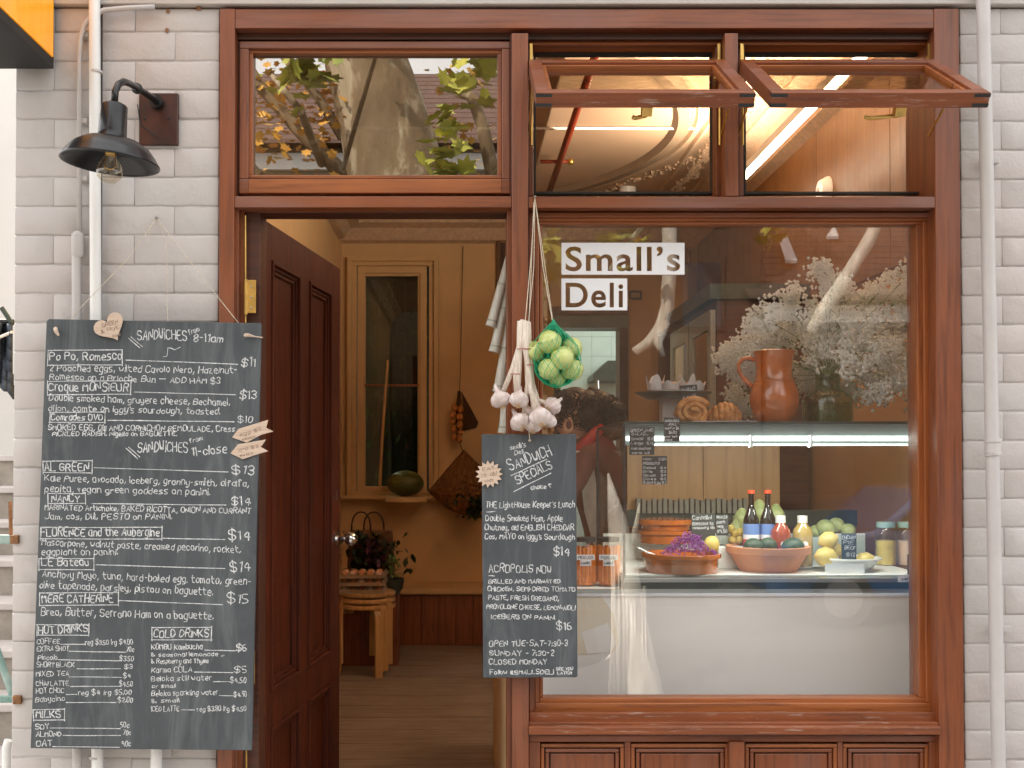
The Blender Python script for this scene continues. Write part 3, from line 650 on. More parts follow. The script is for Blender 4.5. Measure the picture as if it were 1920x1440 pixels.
# linear lamp
lx, lz = 1.45, 2.93
lt = thing('linear_lamp', 'long slim white strip lamp hanging under the ceiling on the right', 'lamp', (lx, .5, lz))
MB().box(lx - .022, lx + .022, .45, 3.0, lz + .012, lz + .05).build('housing', 'white_pipe', lt)
MB().box(lx - .014, lx + .014, .46, 2.99, lz - .004, lz + .0115).build('diffuser', emit('strip_light_glow', (1, .82, .62), 13), lt)
ul = bpy.data.lights.new('added_room_fill', 'AREA'); ul.shape = 'RECTANGLE'; ul.size = .05; ul.size_y = 2.5; ul.energy = 66; ul.color = (1, .80, .58)  # unseen fill added above the strip lamp to brighten ceiling and room
ulo = bpy.data.objects.new('added_room_fill', ul); C.objects.link(ulo); ulo.location = (lx, 1.73, lz + .056); ulo.rotation_euler = (0, math.radians(180 - 38), 0)
for yy in (.6, 2.8): MB().tube([(lx, yy, lz + .05), (lx, yy, CEIL)], .003, 6).build('suspension_wire', 'steel', lt)

# right wall joinery: panelled upper boards, shelf bays, glazed fridge
pw = thing('wall_panelling', 'flush brown plywood panelling high on the right room wall', 'panelling', (XR, 1.5, 2.4))
for i in range(5):
    y0 = .32 + i * .95
    MB().box(XR - .02, XR - .001, y0 + .003, y0 + .947, 2.25, CEIL - .27).build('panel', 'ply', pw, bevel=.001)
sh = thing('shelf_unit', 'open brown pigeonhole shelving along the right wall', 'shelves', (XR - .15, 4.2, 0))
ys = [3.55, 4.1, 4.65, 5.2]
for y0 in ys: MB().box(XR - .3, XR - .021, y0 - .012, y0 + .012, .9, 2.44).build('upright', 'ply', sh)
for z0 in (1.25, 1.6, 1.95, 2.42):
    for a, b in zip(ys, ys[1:]): MB().box(XR - .3, XR - .021, a + .013, b - .013, z0 - .012, z0 + .012).build('shelf', 'ply', sh)
MB().box(XR - .028, XR - .0215, 3.55, 5.2, .9, 2.42).build('back_board', 'wood_dark', sh)
lb = ['brown jar on the %s' ]
cols = ['black', 'terra_glaze', 'white_ceramic', 'hood', 'juice_yellow']
spots = ['top shelf beside the fridge', 'top shelf, middle bay', 'top shelf, far bay', 'middle shelf beside the fridge', 'middle shelf, middle bay', 'middle shelf, far bay']
k = 0
for z0 in (1.962, 1.612):
    for a in (3.8, 4.35, 4.9):
        c_ = ['black', 'terracotta', 'white', 'dark green', 'amber', 'black'][k]
        o = MB().lathe([(.001, 0), (.05, 0), (.06, .08), (.055, .16), (.03, .2), (.032, .23), (.001, .23)], (XR - .17, a, z0), 16).build('storage_jar', ['black', 'terra_glaze', 'white_ceramic', 'hood', 'juice_yellow', 'black'][k], smooth='auto')
        tag(o, '%s storage jar standing on the %s' % (c_, spots[k]), 'jar', 'jars on the wall shelves'); k += 1
fr = thing('glazed_fridge', 'tall upright fridge with glazed doors and grey frame on the right wall', 'fridge', (XR - .3, 3.0, 0))
fy0, fy1, fz = 2.35, 3.5, 2.28
MB().box(XR - .5, XR - .022, fy0, fy1, 0, fz).build('cabinet', 'wood_dark', fr)
for a, b in ((fy0 + .02, fy0 + .56), (fy0 + .58, fy1 - .02)):
    dr = MB(); dr.box(XR - .53, XR - .501, a, a + .07, .1, fz - .05); dr.box(XR - .53, XR - .501, b - .07, b, .1, fz - .05); dr.box(XR - .53, XR - .501, a + .0701, b - .0701, .1, .2); dr.box(XR - .53, XR - .501, a + .0701, b - .0701, fz - .15, fz - .05)
    d_ = dr.build('door', 'steel', fr); MB().box(XR - .52, XR - .51, a + .071, b - .071, .201, fz - .151).build('pane', glass('fridge_glass', .35, (.5, .55, .55)), d_)
    MB().tube([(XR - .56, b - .035, 1.0), (XR - .56, b - .035, 1.5)], .01, 8).build('handle', 'chrome', d_)
MB().box(XR - .54, XR - .02, fy0 - .02, fy1 + .02, fz + .001, fz + .08).build('top_rail', 'hood', fr)
# vertical red pipe at the corner
pc = Vector((X(1292, YB - .1), YB - .1, 0))
tag(MB().tube([(pc.x, pc.y, CEIL), (pc.x, pc.y, Z(494, YB - .1)), (pc.x + .03, pc.y, Z(499, YB - .1)), (X(1325, YB - .1), pc.y, Z(499, YB - .1))], .028, 10).build('corner_pipe', 'red_pipe', smooth=True), 'red pipe dropping down the back corner and turning right', 'pipe')
fp = thing('framed_notice', 'small framed notice on the back wall right of the lettering', 'picture', P(1191, 560, YB))
MB().frame(X(1180, YB), X(1203, YB), Z(562, YB), Z(546, YB), .012, .012, .012, .012, YB - .03, YB - .001).build('frame', 'black', fp)
MB().box(X(1182, YB), X(1201, YB), YB - .012, YB - .004, Z(560, YB), Z(548, YB)).build('print', 'stain_wood', fp)
fp = thing('picture', 'dark gilt framed picture high on the back wall beside the canes', 'picture', P(945, 490, YB))
MB().frame(X(931, YB), X(985, YB), Z(540, YB), Z(446, YB), .035, .035, .035, .035, YB - .04, YB - .001).build('frame', 'ply', fp, bevel=.004)
MB().box(X(935, YB), X(981, YB), YB - .015, YB - .004, Z(536, YB), Z(450, YB)).build('canvas', 'wood_dark', fp)

# ================================================================ BACK WINDOW, BENCH
iw = thing('back_window', 'tall narrow sash window with cream surround in the back wall', 'window', ((bx0 + bx1) / 2, YB, bz0))
def fr_px(m, nm, a, b, c, d, w, yf, ybk, par=iw, bev=.004):   # frame outer px a..c, b..d with width w px
    return MB().frame(X(a, yf), X(c, yf), Z(d, yf), Z(b, yf), *(w * kk(yf),) * 4, yf, ybk).build(nm, m, par, bevel=bev)
fr_px('joinery', 'architrave', 650, 480, 822, 933, 9, YB - .05, YB - .001)
fr_px('joinery', 'outer_moulding', 659, 489, 813, 930, 9, YB - .02, YB + .05)
fr_px('joinery', 'sash_frame', 670, 499, 800, 925, 13, YB + .0, YB + .06)
fr_px('joinery', 'glazing_bead', 679, 512, 789, 920, 6, YB + .02, YB + .055)
MB().box(X(640, YB - .08), X(832, YB - .08), YB - .11, YB - .0505, Z(936, YB - .1), Z(930, YB - .1)).build('sill', 'joinery', iw, bevel=.004)
MB().box(X(683, YB), X(785, YB), YB + .018, YB + .045, Z(724, YB), Z(720, YB)).build('meeting_rail', 'wood_zo', iw)
MB().box(X(683, YB), X(785, YB), YB + .046, YB + .052, Z(918, YB), Z(516, YB)).build('pane', 'glass_back', iw)
for px in (711, 735, 760): MB().tube([P(px, 516, YB + .1), P(px, 918, YB + .1)], .007, 6).build('security_bar', 'grey_pipe', iw)
# light well with plants behind
struct(MB().box(-1.3, .1, YB + .75, YB + .85, GZ, 3.3).build('lightwell_wall', 'hood'))
pl = thing('courtyard_shrub', 'dark leafy shrub growing behind the back window', 'shrub', P(735, 900, YB + .5))
lf = MB()
for _ in range(420):
    p = P(R_.uniform(680, 800), 0, YB + R_.uniform(.25, .7)); z = 1.1 + R_.random() ** .8 * 1.9
    c_ = Vector((p.x, p.y, z)); s = R_.uniform(.03, .075); rm = Matrix.Rotation(R_.uniform(0, 6.28), 3, 'Z') @ Matrix.Rotation(R_.uniform(-1.2, 1.2), 3, 'X')
    lf.add([c_ + rm @ Vector(q) * s for q in ((0, -.8, 0), (.35, 0, .06), (0, 1, 0), (-.35, 0, .06))], [(0, 1, 2, 3)])
lf.build('foliage', 'stem', pl); MB().tube([P(735, 950, YB + .5), P(730, 700, YB + .5)], [.03, .015], 8).build('trunk', 'bark', pl)
# bench with wainscot
bz = Z(1103, YB - .45); bxl, bxr = X(700, YB - .4), X(1040, YB - .4)
be = thing('window_bench', 'built-in bench with cream seat and red-brown boarded front under the back window', 'bench', ((bxl + bxr) / 2, YB - .2, 0))
MB().box(XL, bxr, YB - .45, YB - .001, bz - .05, bz + .0).build('seat', 'joinery', be, bevel=.01)
xx = XL
while xx < bxr - .01:
    MB().box(xx + .002, min(xx + .135, bxr) - .002, YB - .42, YB - .40, .0, bz - .051).build('board', 'wains', be, bevel=.003); xx += .135
MB().box(XL, bxr, YB - .399, YB - .38, 0, bz - .052).build('backing', 'wood_dark', be)
# ================================================================ SHOPFRONT
sf = thing('shopfront', 'varnished mahogany shopfront with door, fanlight, awning windows and shop window', 'shopfront', (X(1105), 0, GZ))
FT, FB, ZB = -.014, .14, GZ
zb_px = 1860
def part(nm, m, px0, py0, px1, py1, yf, yb, bev=.002, **kw): return one(nm, m, (px0, py0, px1, py1, yf, yb), sf, bev, **kw)
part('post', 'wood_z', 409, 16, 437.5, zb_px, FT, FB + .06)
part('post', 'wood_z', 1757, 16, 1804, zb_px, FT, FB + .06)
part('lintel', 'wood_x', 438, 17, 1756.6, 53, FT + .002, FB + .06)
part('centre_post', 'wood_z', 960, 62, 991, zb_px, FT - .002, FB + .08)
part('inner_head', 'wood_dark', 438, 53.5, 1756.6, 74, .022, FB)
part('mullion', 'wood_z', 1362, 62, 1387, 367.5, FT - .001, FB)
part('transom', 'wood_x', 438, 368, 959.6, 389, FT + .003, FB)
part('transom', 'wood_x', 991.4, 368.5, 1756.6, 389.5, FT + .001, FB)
# --- fanlight over the door
fl_ = MB(); y_ = .018
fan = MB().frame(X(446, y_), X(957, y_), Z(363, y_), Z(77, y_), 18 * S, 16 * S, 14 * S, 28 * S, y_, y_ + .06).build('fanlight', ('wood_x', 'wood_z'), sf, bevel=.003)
MB().frame(X(464, .03), X(941, .03), Z(335, .03), Z(92, .03), 8 * S, 8 * S, 8 * S, 7 * S, .030, .07).build('glazing_bead', ('wood_xo', 'wood_zo'), fan, bevel=.002)
B(MB(), 464, 335.5, 941, 362, y_ - .002, y_ + .02).build('bottom_rail', 'wood_xo', fan, bevel=.002)
B(MB(), 470, 98, 939, 330, .052, .058).build('pane', 'glass_fan', fan)
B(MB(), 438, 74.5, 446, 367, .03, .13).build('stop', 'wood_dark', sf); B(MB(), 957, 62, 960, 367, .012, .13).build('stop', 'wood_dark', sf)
# --- awning window openings
for (a, b) in ((991.4, 1361.6), (1387.4, 1756.6)):
    B(MB(), a, 74.5, b, 84, .04, FB).build('head_stop', 'wood_xo', sf, bevel=.002)
    B(MB(), a, 84.2, b, 92, .075, FB).build('head_bead', 'wood_dark', sf, bevel=.002)
    B(MB(), a, 92, a + 9, 367.6, .05, FB).build('jamb_stop', 'wood_z', sf, bevel=.002)
    B(MB(), b - 17, 84, b, 367.6, .05, FB).build('jamb_stop', 'wood_z', sf, bevel=.002)
    ys_ = .10
    MB().frame(X(a + 11, ys_), X(b - 20, ys_), Z(363, ys_), Z(98, ys_), 3 * S, 5 * S, 3 * S, 4 * S, ys_, ys_ + .03).build('black_inner_frame', 'black', sf)
    for q in (a + 5, b - 12):
        s1 = MB().tube([P(q, 84, .03), P(q, 272, .03)], .004, 6); s1.box(X(q, .03) - .004, X(q, .03) + .004, .02, .028, Z(150, .03), Z(84, .03)); s1.build('stay_track', 'brass', sf)
def sash(a, b, sk):
    zr, zf, yr, yf_ = Z(124, .0), Z(188, -.34), 0.0, -.34
    v = Vector((0, yf_ - yr, zf - zr)); L = v.length; v.normalize(); n = Vector((0, v.z, -v.y)); n = n if n.z > 0 else -n
    xa, xb = X(a + 1), X(b - 1)
    o = Vector((xa, yr, zr)); T = lambda p: o + Vector((p.x, 0, 0)) + v * p.y + n * p.z
    w = xb - xa; r = .036
    s = MB(T).frame(0, w, 0, 1, 0, 0, 0, 0, 0, 0); s = MB(T)
    def bx(x0, x1, v0, v1, w0, w1, m=s): m.box(x0, x1, v0, v1, w0, w1)
    bx(0, r, 0, L - r, -.02, .02); s2 = MB(T); bx(w - r, w, 0, L - r, -.02, .02, s2)
    top = MB(T); bx(r, w - r, 0, r, -.02, .02, top)
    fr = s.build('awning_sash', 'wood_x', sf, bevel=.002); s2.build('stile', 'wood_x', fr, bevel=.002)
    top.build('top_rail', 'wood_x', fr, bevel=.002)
    f = MB(T); bx(0, w, L - r, L, -.0205, .0205, f); f.build('bottom_rail', 'wood_worn', fr, bevel=.002)
    for q in (0, 1):
        for h in (-.0175, .0085):
            j = MB(T); bx(-.0006 if q == 0 else w - r * 1.2, r * 1.2 if q == 0 else w + .0006, L - .02, L + .0006, h, h + .009, j); j.build('finger_joint', 'black', fr)
    bd = MB(T); e = .012
    bx(r, r + e, r, L - r, -.008, .012, bd); bx(w - r - e, w - r, r, L - r, -.008, .012, bd); bx(r + e, w - r - e, r, r + e, -.008, .012, bd); bx(r + e, w - r - e, L - r - e, L - r, -.008, .012, bd)
    bd.build('glazing_bead', 'wood_xo', fr, bevel=.0015)
    g = MB(T); bx(r + e, w - r - e, r + e, L - r - e, -.002, .002, g); g.build('pane', 'glass_awn', fr)
    # handle under the bottom rail and stays
    h = MB(T); cxh = w * (.52 if a < 1200 else .62)
    h.box(cxh - .014, cxh + .014, L - .05, L - .02, -.05, -.021); h.build('latch_base', 'brass', fr, bevel=.002)
    h = MB(T); hl = .03 if a < 1200 else .075
    h.tube([Vector((cxh, L - .035, -.05)), Vector((cxh - hl, L - .03, -.056)), Vector((cxh - hl * 1.25, L - .028, -.052))], .006, 8); h.build('handle', 'brass', fr, smooth=True)
    for q in (.004, w - .004):
        st = MB().tube([T(Vector((q, L * .45, -.024))), Vector((xa + q, .03, Z(255, .03)))], .004, 6).build('stay', 'brass', fr)
sash(991, 1362, 0); sash(1387.5, 1757, 0)
# --- shop window
yv = .03
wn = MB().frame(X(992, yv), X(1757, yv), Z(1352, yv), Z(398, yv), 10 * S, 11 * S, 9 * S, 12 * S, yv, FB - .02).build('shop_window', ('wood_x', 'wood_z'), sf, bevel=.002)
w2 = .045
MB().frame(X(1002, w2), X(1745.5, w2), Z(1340, w2), Z(405, w2), 9 * S, 12 * S, 9 * S, 22 * S, w2, FB - .03).build('inner_frame', ('wood_xo', 'wood_zo'), wn, bevel=.003)
w3 = .058
MB().frame(X(1011, w3), X(1733, w3), Z(1319, w3), Z(413, w3), 7 * S, 12 * S, 8 * S, 11 * S, w3, FB - .035).build('glazing_bead', ('wood_xo', 'wood_zo'), wn, bevel=.003)
B(MB(), 1014, 418, 1727, 1314, .080, .086).build('pane', 'glass_shop', wn)
B(MB(), 992, 1336, 1757, 1354, .012, .029).build('bottom_rail', 'wood_worn', wn, bevel=.003)
B(MB(), 991.4, 1362, 1762, 1379, -.034, .05).build('sill', 'wood_worn', sf, bevel=.005)
B(MB(), 991.4, 1354.5, 1757, 1361.6, -.012, .05).build('sill_fillet', 'wood_worn', sf, bevel=.003)
# --- panelled base
B(MB(), 991.4, 1380, 1756.6, zb_px, .045, FB).build('base_backing', 'wood_dark', sf)
B(MB(), 991.4, 1379.5, 1756.6, 1391, .012, .044).build('base_top_rail', 'wood_x', sf, bevel=.002)
for a, b, yf in ((991.4, 1012, .012), (1366, 1394, -.004), (1739, 1756.6, .012), (1170, 1181, .02), (1568, 1577, .02)):
    B(MB(), a, 1391.4, b, zb_px, yf, .044).build('base_stile', 'wood_z', sf, bevel=.002)
for a, b in ((1013, 1169), (1182, 1365), (1395, 1567), (1578, 1738)):
    p_ = MB().frame(X(a, .022), X(b, .022), Z(zb_px - 40, .022), Z(1395, .022), *(7 * S,) * 4, .022, .044).build('base_panel', ('wood_xo', 'wood_zo'), sf, bevel=.003)
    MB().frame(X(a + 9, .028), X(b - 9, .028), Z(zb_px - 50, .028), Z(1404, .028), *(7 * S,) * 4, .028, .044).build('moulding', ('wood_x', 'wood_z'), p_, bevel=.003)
    B(MB(), a + 18, 1413, b - 18, zb_px - 60, .034, .044).build('raised_field', 'wood_z', p_, bevel=.004)
# --- door jambs and threshold
B(MB(), 438, 390, 446, zb_px, .01, .14).build('door_jamb', 'wood_z', sf, bevel=.002)
B(MB(), 446.4, 390, 456, zb_px, .04, .15).build('door_jamb', 'wood_zo', sf, bevel=.002)
B(MB(), 438, 390, 959.6, 399, .05, .14).build('door_head', 'wood_dark', sf, bevel=.002)
B(MB(), 951, 390, 959.8, zb_px, .02, .15).build('door_jamb', 'wood_z', sf, bevel=.002)
MB().box(X(438), X(960), -.03, .15, GZ, .005).build('threshold', 'concrete_nose', sf)
MB().tube([P(460, 404, .03), P(462, 1500, .03)], .0032, 8).build('brass_strip', 'brass', sf)
for py in (557, 1250):
    hg = MB(); hg.box(X(457, .03), X(480, .03), .02, .026, Z(py + 31, .03), Z(py - 31, .03))
    h_ = hg.build('hinge', 'brass', sf, bevel=.001)
    MB().tube([P(461, py - 33, .022), P(461, py + 33, .022)], .006, 10).build('hinge_knuckle', 'brass', h_)
    for q in (-20, 0, 20): MB().ball(P(471, py + q, .019), .003, 8, 5).build('screw', 'steel', h_)
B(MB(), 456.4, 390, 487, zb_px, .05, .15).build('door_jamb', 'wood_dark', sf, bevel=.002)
# --- door leaf, standing open into the shop
hx, hy_ = -.648, .10; ux, uy = .138, .90; LL = math.hypot(ux, uy); U = Vector((ux / LL, uy / LL, 0)); N = Vector((U.y, -U.x, 0))
DT = lambda p: Vector((hx, hy_, 0)) + U * p.x + N * p.y + Vector((0, 0, p.z))
zt = 2.2
us = [0, .112 * LL, .433 * LL, .554 * LL, .86 * LL, LL]; zs = [.012, .22, .593, .709, 2.084, zt]
dl = MB(DT)
dl.box(0, us[1], -.045, 0, zs[0], zt); dl.box(us[4], LL, -.045, 0, zs[0], zt)
dm = MB(DT); dm.box(us[2], us[3], -.045, 0, zs[1], zs[2]); dm.box(us[2], us[3], -.045, 0, zs[3], zs[4])
for z0, z1 in ((zs[0], zs[1]), (zs[2], zs[3]), (zs[4], zt)): dm.box(us[1], us[4], -.045, 0, z0, z1)
door = dl.build('door', 'door_z', sf, bevel=.002, label='dark varnished panelled door standing open into the shop')
dm.build('rails_and_muntin', 'door_z', door, bevel=.002)
for a, b in ((us[1], us[2]), (us[3], us[4])):
    for z0, z1 in ((zs[1], zs[2]), (zs[3], zs[4])):
        q = MB(DT); q.box(a, b, -.035, -.018, z0, z1); q.build('panel', 'door_z', door)
        mo = MB(DT); mo.frame(a, b, z0, z1, .022, .022, .022, .022, -.018, .006) if 0 else None
        for (i0, i1, hh) in ((0, .012, .007), (.012, .024, -.004), (.024, .036, -.010)):
            for bxv in ((a + i0, b - i0, z1 - i1, z1 - i0), (a + i0, b - i0, z0 + i0, z0 + i1), (a + i0, a + i1, z0 + i1, z1 - i1), (b - i1, b - i0, z0 + i1, z1 - i1)):
                mo.box(bxv[0], bxv[1], -.0179, hh, bxv[2], bxv[3])
        mo.build('moulding', 'door_z', door, bevel=.002)
kb = MB(DT); kb.tube([Vector((LL * .935, 0, 1.14)), Vector((LL * .935, .045, 1.14))], .011, 10); kp = DT(Vector((LL * .935, .06, 1.14)))
kb.build('spindle', 'chrome', door); MB().ball(kp, .027, 16, 10).build('knob', 'chrome', door, smooth=True)
MB(DT).tube([Vector((LL * .935, 0, 1.14)), Vector((LL * .935, .006, 1.14))], .028, 16).build('rose', 'chrome', door)
MB(DT).box(LL * .93, LL * .945, 0, .004, 1.29, 1.33).build('keyhole_cover', 'chrome', door)
# half-height side of the counter run just inside the door
struct(MB().box(X(948, .35) + .0, X(948, .35) + .03, .30, 2.2, 0, 1.03).build('counter_side_wall', 'plaster', bevel=.003))

# --- vinyl lettering on the pane
def cut_sign(body, x0, y0, x1, y1, tx0, ty_base, tx1, cap):
    yy = .0785
    X0, X1, Z0, Z1 = X(x0, yy), X(x1, yy), Z(y1, yy), Z(y0, yy)
    cu = bpy.data.curves.new('letters', 'FONT'); cu.body = body; cu.size = 1; cu.resolution_u = 6; cu.space_character = 1.1; cu.offset = -.018
    ob = bpy.data.objects.new('letters', cu); C.objects.link(ob)
    bpy.context.view_layer.update()
    for o in bpy.context.selected_objects: o.select_set(False)
    ob.select_set(True); bpy.context.view_layer.objects.active = ob
    bpy.ops.object.convert(target='CURVE')
    c = ob.data; pts = [p.co for s in c.splines for p in (s.bezier_points if s.type == 'BEZIER' else s.points)]
    mx0, mx1 = min(p[0] for p in pts), max(p[0] for p in pts)
    capH = max(p[1] for p in pts)
    sx = (X(tx1, yy) - X(tx0, yy)) / (mx1 - mx0); sz = cap * kk(yy) / capH; ox = X(tx0, yy) - mx0 * sx; oz = Z(ty_base, yy)
    s = c.splines.new('POLY'); s.points.add(3); s.use_cyclic_u = True
    for p, q in zip(s.points, ((X0, Z0), (X1, Z0), (X1, Z1), (X0, Z1))): p.co = ((q[0] - ox) / sx, (q[1] - oz) / sz, 0, 1)
    c.dimensions = '2D'; c.fill_mode = 'BOTH'
    bpy.context.view_layer.update()
    me = bpy.data.meshes.new_from_object(ob.evaluated_get(bpy.context.evaluated_depsgraph_get()))
    vs = [(v.co.x * sx + ox, yy, v.co.y * sz + oz) for v in me.vertices]; fs = [tuple(p.vertices) for p in me.polygons]
    bpy.data.objects.remove(ob)
    m_ = MB().add(vs, fs)
    return m_.build('vinyl_sign', 'vinyl')
tag(cut_sign("Small\u2019s", 1052, 454, 1286, 516, 1062, 507, 1275, 44), "white vinyl strip reading Small's in cut-out letters, upper one on the window", 'sign', 'vinyl name on the shop window')
tag(cut_sign("Deli", 1052, 521, 1178, 583, 1062, 575, 1168, 44), 'white vinyl strip reading Deli in cut-out letters, lower one on the window', 'sign', 'vinyl name on the shop window')

# ================================================================ PIPES AND LAMP ON THE BRICKWORK
t = thing('white_downpipe', 'white plastic downpipe left of the lamp, running behind the big chalkboard', 'pipe', P(183, 1700, -.04))
MB().tube([P(177, -60, -.04), P(183.5, 1700, -.04)], .0165, 16).build('pipe', 'white_pipe', t, smooth='auto')
MB().tube([P(190.5, -60, -.012), P(190, 200, -.012), P(189, 600, -.012), P(191, 900, -.012)], .0035, 6).build('black_cable', 'black', t)
for py in (135, 700, 1420):
    q = P(180, py, -.04); MB().tube([(q.x, -.04, q.z - .003), (q.x, -.04, q.z + .003)], .0185, 16).build('clip', 'grey_pipe', t)
t = thing('short_white_pipe', 'white plastic pipe showing only below the big chalkboard', 'pipe', P(293, 1700, -.04))
MB().tube([P(293, 1180, -.04), P(293, 1700, -.04)], .0165, 16).build('pipe', 'white_pipe', t, smooth='auto')
MB().tube([P(293, 1176, -.04), P(293, 1184, -.04)], .019, 16).build('end_cap', 'white_pipe', t, smooth='auto')
t = thing('grey_conduit', 'grey painted conduit bending down from the lintel left of the white downpipe', 'conduit', P(145, 700, -.03))
MB().tube([P(290, 13, -.03), P(240, 15, -.032), P(195, 19, -.034), P(172, 30, -.036), P(158, 48, -.036), P(151, 72, -.034), P(149, 110, -.03), P(149, 440, -.028)], .0075, 10).build('upper_pipe', 'grey_pipe', t, smooth=True)
MB().tube([P(146, 434, -.028), P(146, 440, -.028), P(146, 478, -.028), P(146, 483, -.028)], [.009, .019, .019, .014], 14).build('sleeve', 'grey_pipe', t, smooth='auto')
MB().tube([P(143.5, 480, -.028), P(145, 1700, -.028)], .0140, 14).build('lower_pipe', 'grey_pipe', t, smooth='auto')
for py in (64, 226, 334): B(MB(), 141, py - 5, 160, py + 5, -.028, -.004).build('saddle', 'grey_pipe', t, bevel=.003)
t = thing('grey_downpipe', 'grey painted downpipe with a collar on the right brick wall', 'pipe', P(1873, 1700, -.05))
MB().tube([P(1842, -60, -.055), P(1879, 1760, -.055)], .0195, 18).build('pipe', 'grey_pipe', t, smooth='auto')
for a, b, r in ((823, 829, .025), (829, 850, .0225), (850, 853, .025)): MB().tube([P(1861, a, -.055), P(1861.5, b, -.055)], r, 18).build('collar', 'grey_pipe', t, smooth='auto')
for py in (300, 1180): B(MB(), 1846 + py / 60, py - 6, 1874 + py / 60, py + 6, -.035, -.003).build('bracket', 'grey_pipe', t, bevel=.002)
# small drill holes / mud marks near the lamp
for px, py in ((315, 20), (313, 57), (373, 15)):
    o = MB().ball(P(px, py, -.004), .007, 7, 5, jit=.4, sy=.4).build('mud_nest', 'rust'); 
    tag(o, {315: 'small dried mud wasp nest, upper of the pair above the lamp', 313: 'small dried mud wasp nest, lower of the pair above the lamp', 373: 'small dried mud wasp nest beside the timber post under the lintel'}[px], 'wasp nest', 'mud nests on the brick')

lamp = thing('wall_lamp', 'black gooseneck barn lamp with clear bulb on the left brick wall', 'lamp', P(295, 222, 0))
pbm = MB(); B(pbm, 257, 174, 331, 272, -.014, -.001); pbm.build('back_plate', 'rust_metal', lamp, bevel=.003)
ly = -.34; a0 = P(295, 193, -.014); ex = P(215, 0, ly).x; 
pth = [a0, a0 + Vector((0, -.04, .0)), P(262, 168, -.14), P(243, 157, -.24), P(232, 153, -.29), P(222, 158, -.325), P(216, 172, ly), P(214, 196, ly)]
MB().tube(pth, .0095, 14).build('arm', 'black_metal', lamp, smooth=True)
MB().tube([a0, a0 + Vector((0, -.018, 0))], .020, 16).build('arm_socket', 'black_metal', lamp, smooth='auto')
MB().ball(P(257, 166, -.16), .016, 12, 8).build('arm_joint', 'black_metal', lamp, smooth=True)
MB().tube([P(258, 196, -.016), P(263, 232, -.018), P(294, 257, -.016)], .0018, 6).build('wire', 'black', lamp)
for px, py in ((271, 223), (315, 222)): MB().ball(P(px, py, -.015), .004, 8, 5).build('screw', 'black', lamp)
c = P(207, 300, ly); k_ = kk(ly); tilt = Matrix.Rotation(math.radians(4), 3, 'Y')
rr = 91 * k_
prof = [(.012, .158), (.020, .155), (.030, .150), (.034, .146), (.037, .075), (.0375, .060), (.044, .056), (.075, .050), (.100, .034), (.117, .014), (rr - .004, -.002), (rr, -.006), (rr, -.010), (rr - .003, -.011),
        (rr - .008, -.004), (.112, .010), (.095, .029), (.072, .044), (.035, .050), (.030, .052), (.001, .053)]
MB().lathe(prof, c, 40, rot=tilt).build('shade', 'black_metal', lamp, smooth=True)
MB().lathe([(.016, .05), (.016, .015), (.014, .012), (.001, .012)], c, 16, rot=tilt).build('socket', 'brass', lamp, smooth='auto')
MB().lathe([(.012, .02), (.016, .01), (.030, -.012), (.035, -.030), (.031, -.048), (.018, -.060), (.001, -.063)], c, 24, rot=tilt).build('bulb', 'glass_bulb', lamp, smooth=True)
MB().tube([c + Vector((-.012, 0, .012)), c + Vector((-.014, 0, -.02)), c + Vector((0, 0, -.026)), c + Vector((.014, 0, -.02)), c + Vector((.012, 0, .012))], .0015, 6).build('filament', 'brass', lamp)

# orange projecting sign
t = thing('projecting_sign', 'orange box sign with added glow and black frame jutting out at the top left corner', 'sign', (X(104, 0), -.3, Z(60)))
sx1 = X(104); zt_, zb_ = 2.95, Z(134); y0_, y1_ = -.95, -.02
fr_ = MB(); fr_.box(sx1 - .20, sx1 - .004, y0_, y1_, zb_, zb_ + .03); fr_.box(sx1 - .20, sx1 - .004, y0_, y1_, zt_ - .03, zt_)
fr_.box(sx1 - .20, sx1 - .004, y0_, y0_ + .03, zb_ + .0301, zt_ - .0301); fr_.box(sx1 - .20, sx1 - .004, y1_ - .012, y1_, zb_ + .0301, zt_ - .0301)
fr_.build('frame', 'black', t, bevel=.002)
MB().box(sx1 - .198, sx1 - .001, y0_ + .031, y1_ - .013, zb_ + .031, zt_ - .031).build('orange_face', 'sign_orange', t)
MB().tube([(sx1 - .1, y1_, Z(40)), (sx1 - .1, .002, Z(40))], .015, 10).build('bracket', 'black', t)

# ================================================================ PASSAGE AT THE LEFT EDGE
struct(MB().box(-6, xw0 - .02, 4.4, 4.6, GZ, 6).build('passage_end_wall', 'white_wall'))
st = thing('concrete_stairs', 'weathered concrete steps climbing the passage at the left edge', 'stairs', (xw0 - .6, 1.5, GZ))
for i in range(1, 10):
    z0 = GZ + .18 * i; y0 = .6 + .28 * i
    MB().box(xw0 - 1.6, xw0 - .012, y0, y0 + .28, GZ, z0 - .035).build('riser', 'concrete', st)
    MB().box(xw0 - 1.6, xw0 - .012, y0 - .02, y0 + .2795, z0 - .0345, z0).build('tread', 'concrete_nose', st, bevel=.006)
struct(MB().box(xw0 - 1.6, xw0 - .012, 3.41, 4.39, GZ, 1.47).build('stair_landing', 'concrete'))
gt = thing('metal_gate', 'sea-green metal gate with rusty hinges bolted to the brick corner', 'gate', (xw0 - .1, .05, .6))
gy = .03
MB().box(xw0 - .9, X(20, gy), gy, gy + .012, Z(1020, gy), Z(1003, gy)).build('flat_bar', 'green_paint', gt, bevel=.002)
MB().box(xw0 - .9, X(28, gy), gy, gy + .012, Z(1318, gy), Z(1305, gy)).build('flat_bar', 'green_paint', gt, bevel=.002)
MB().tube([P(20.5, 1003, gy + .006), P(19, 940, gy + .006)], .006, 8).build('upright', 'rust', gt)
MB().tube([P(-30, 1150, gy + .02), P(24, 1304, gy + .02)], .011, 10).build('brace', 'green_paint', gt, smooth='auto')
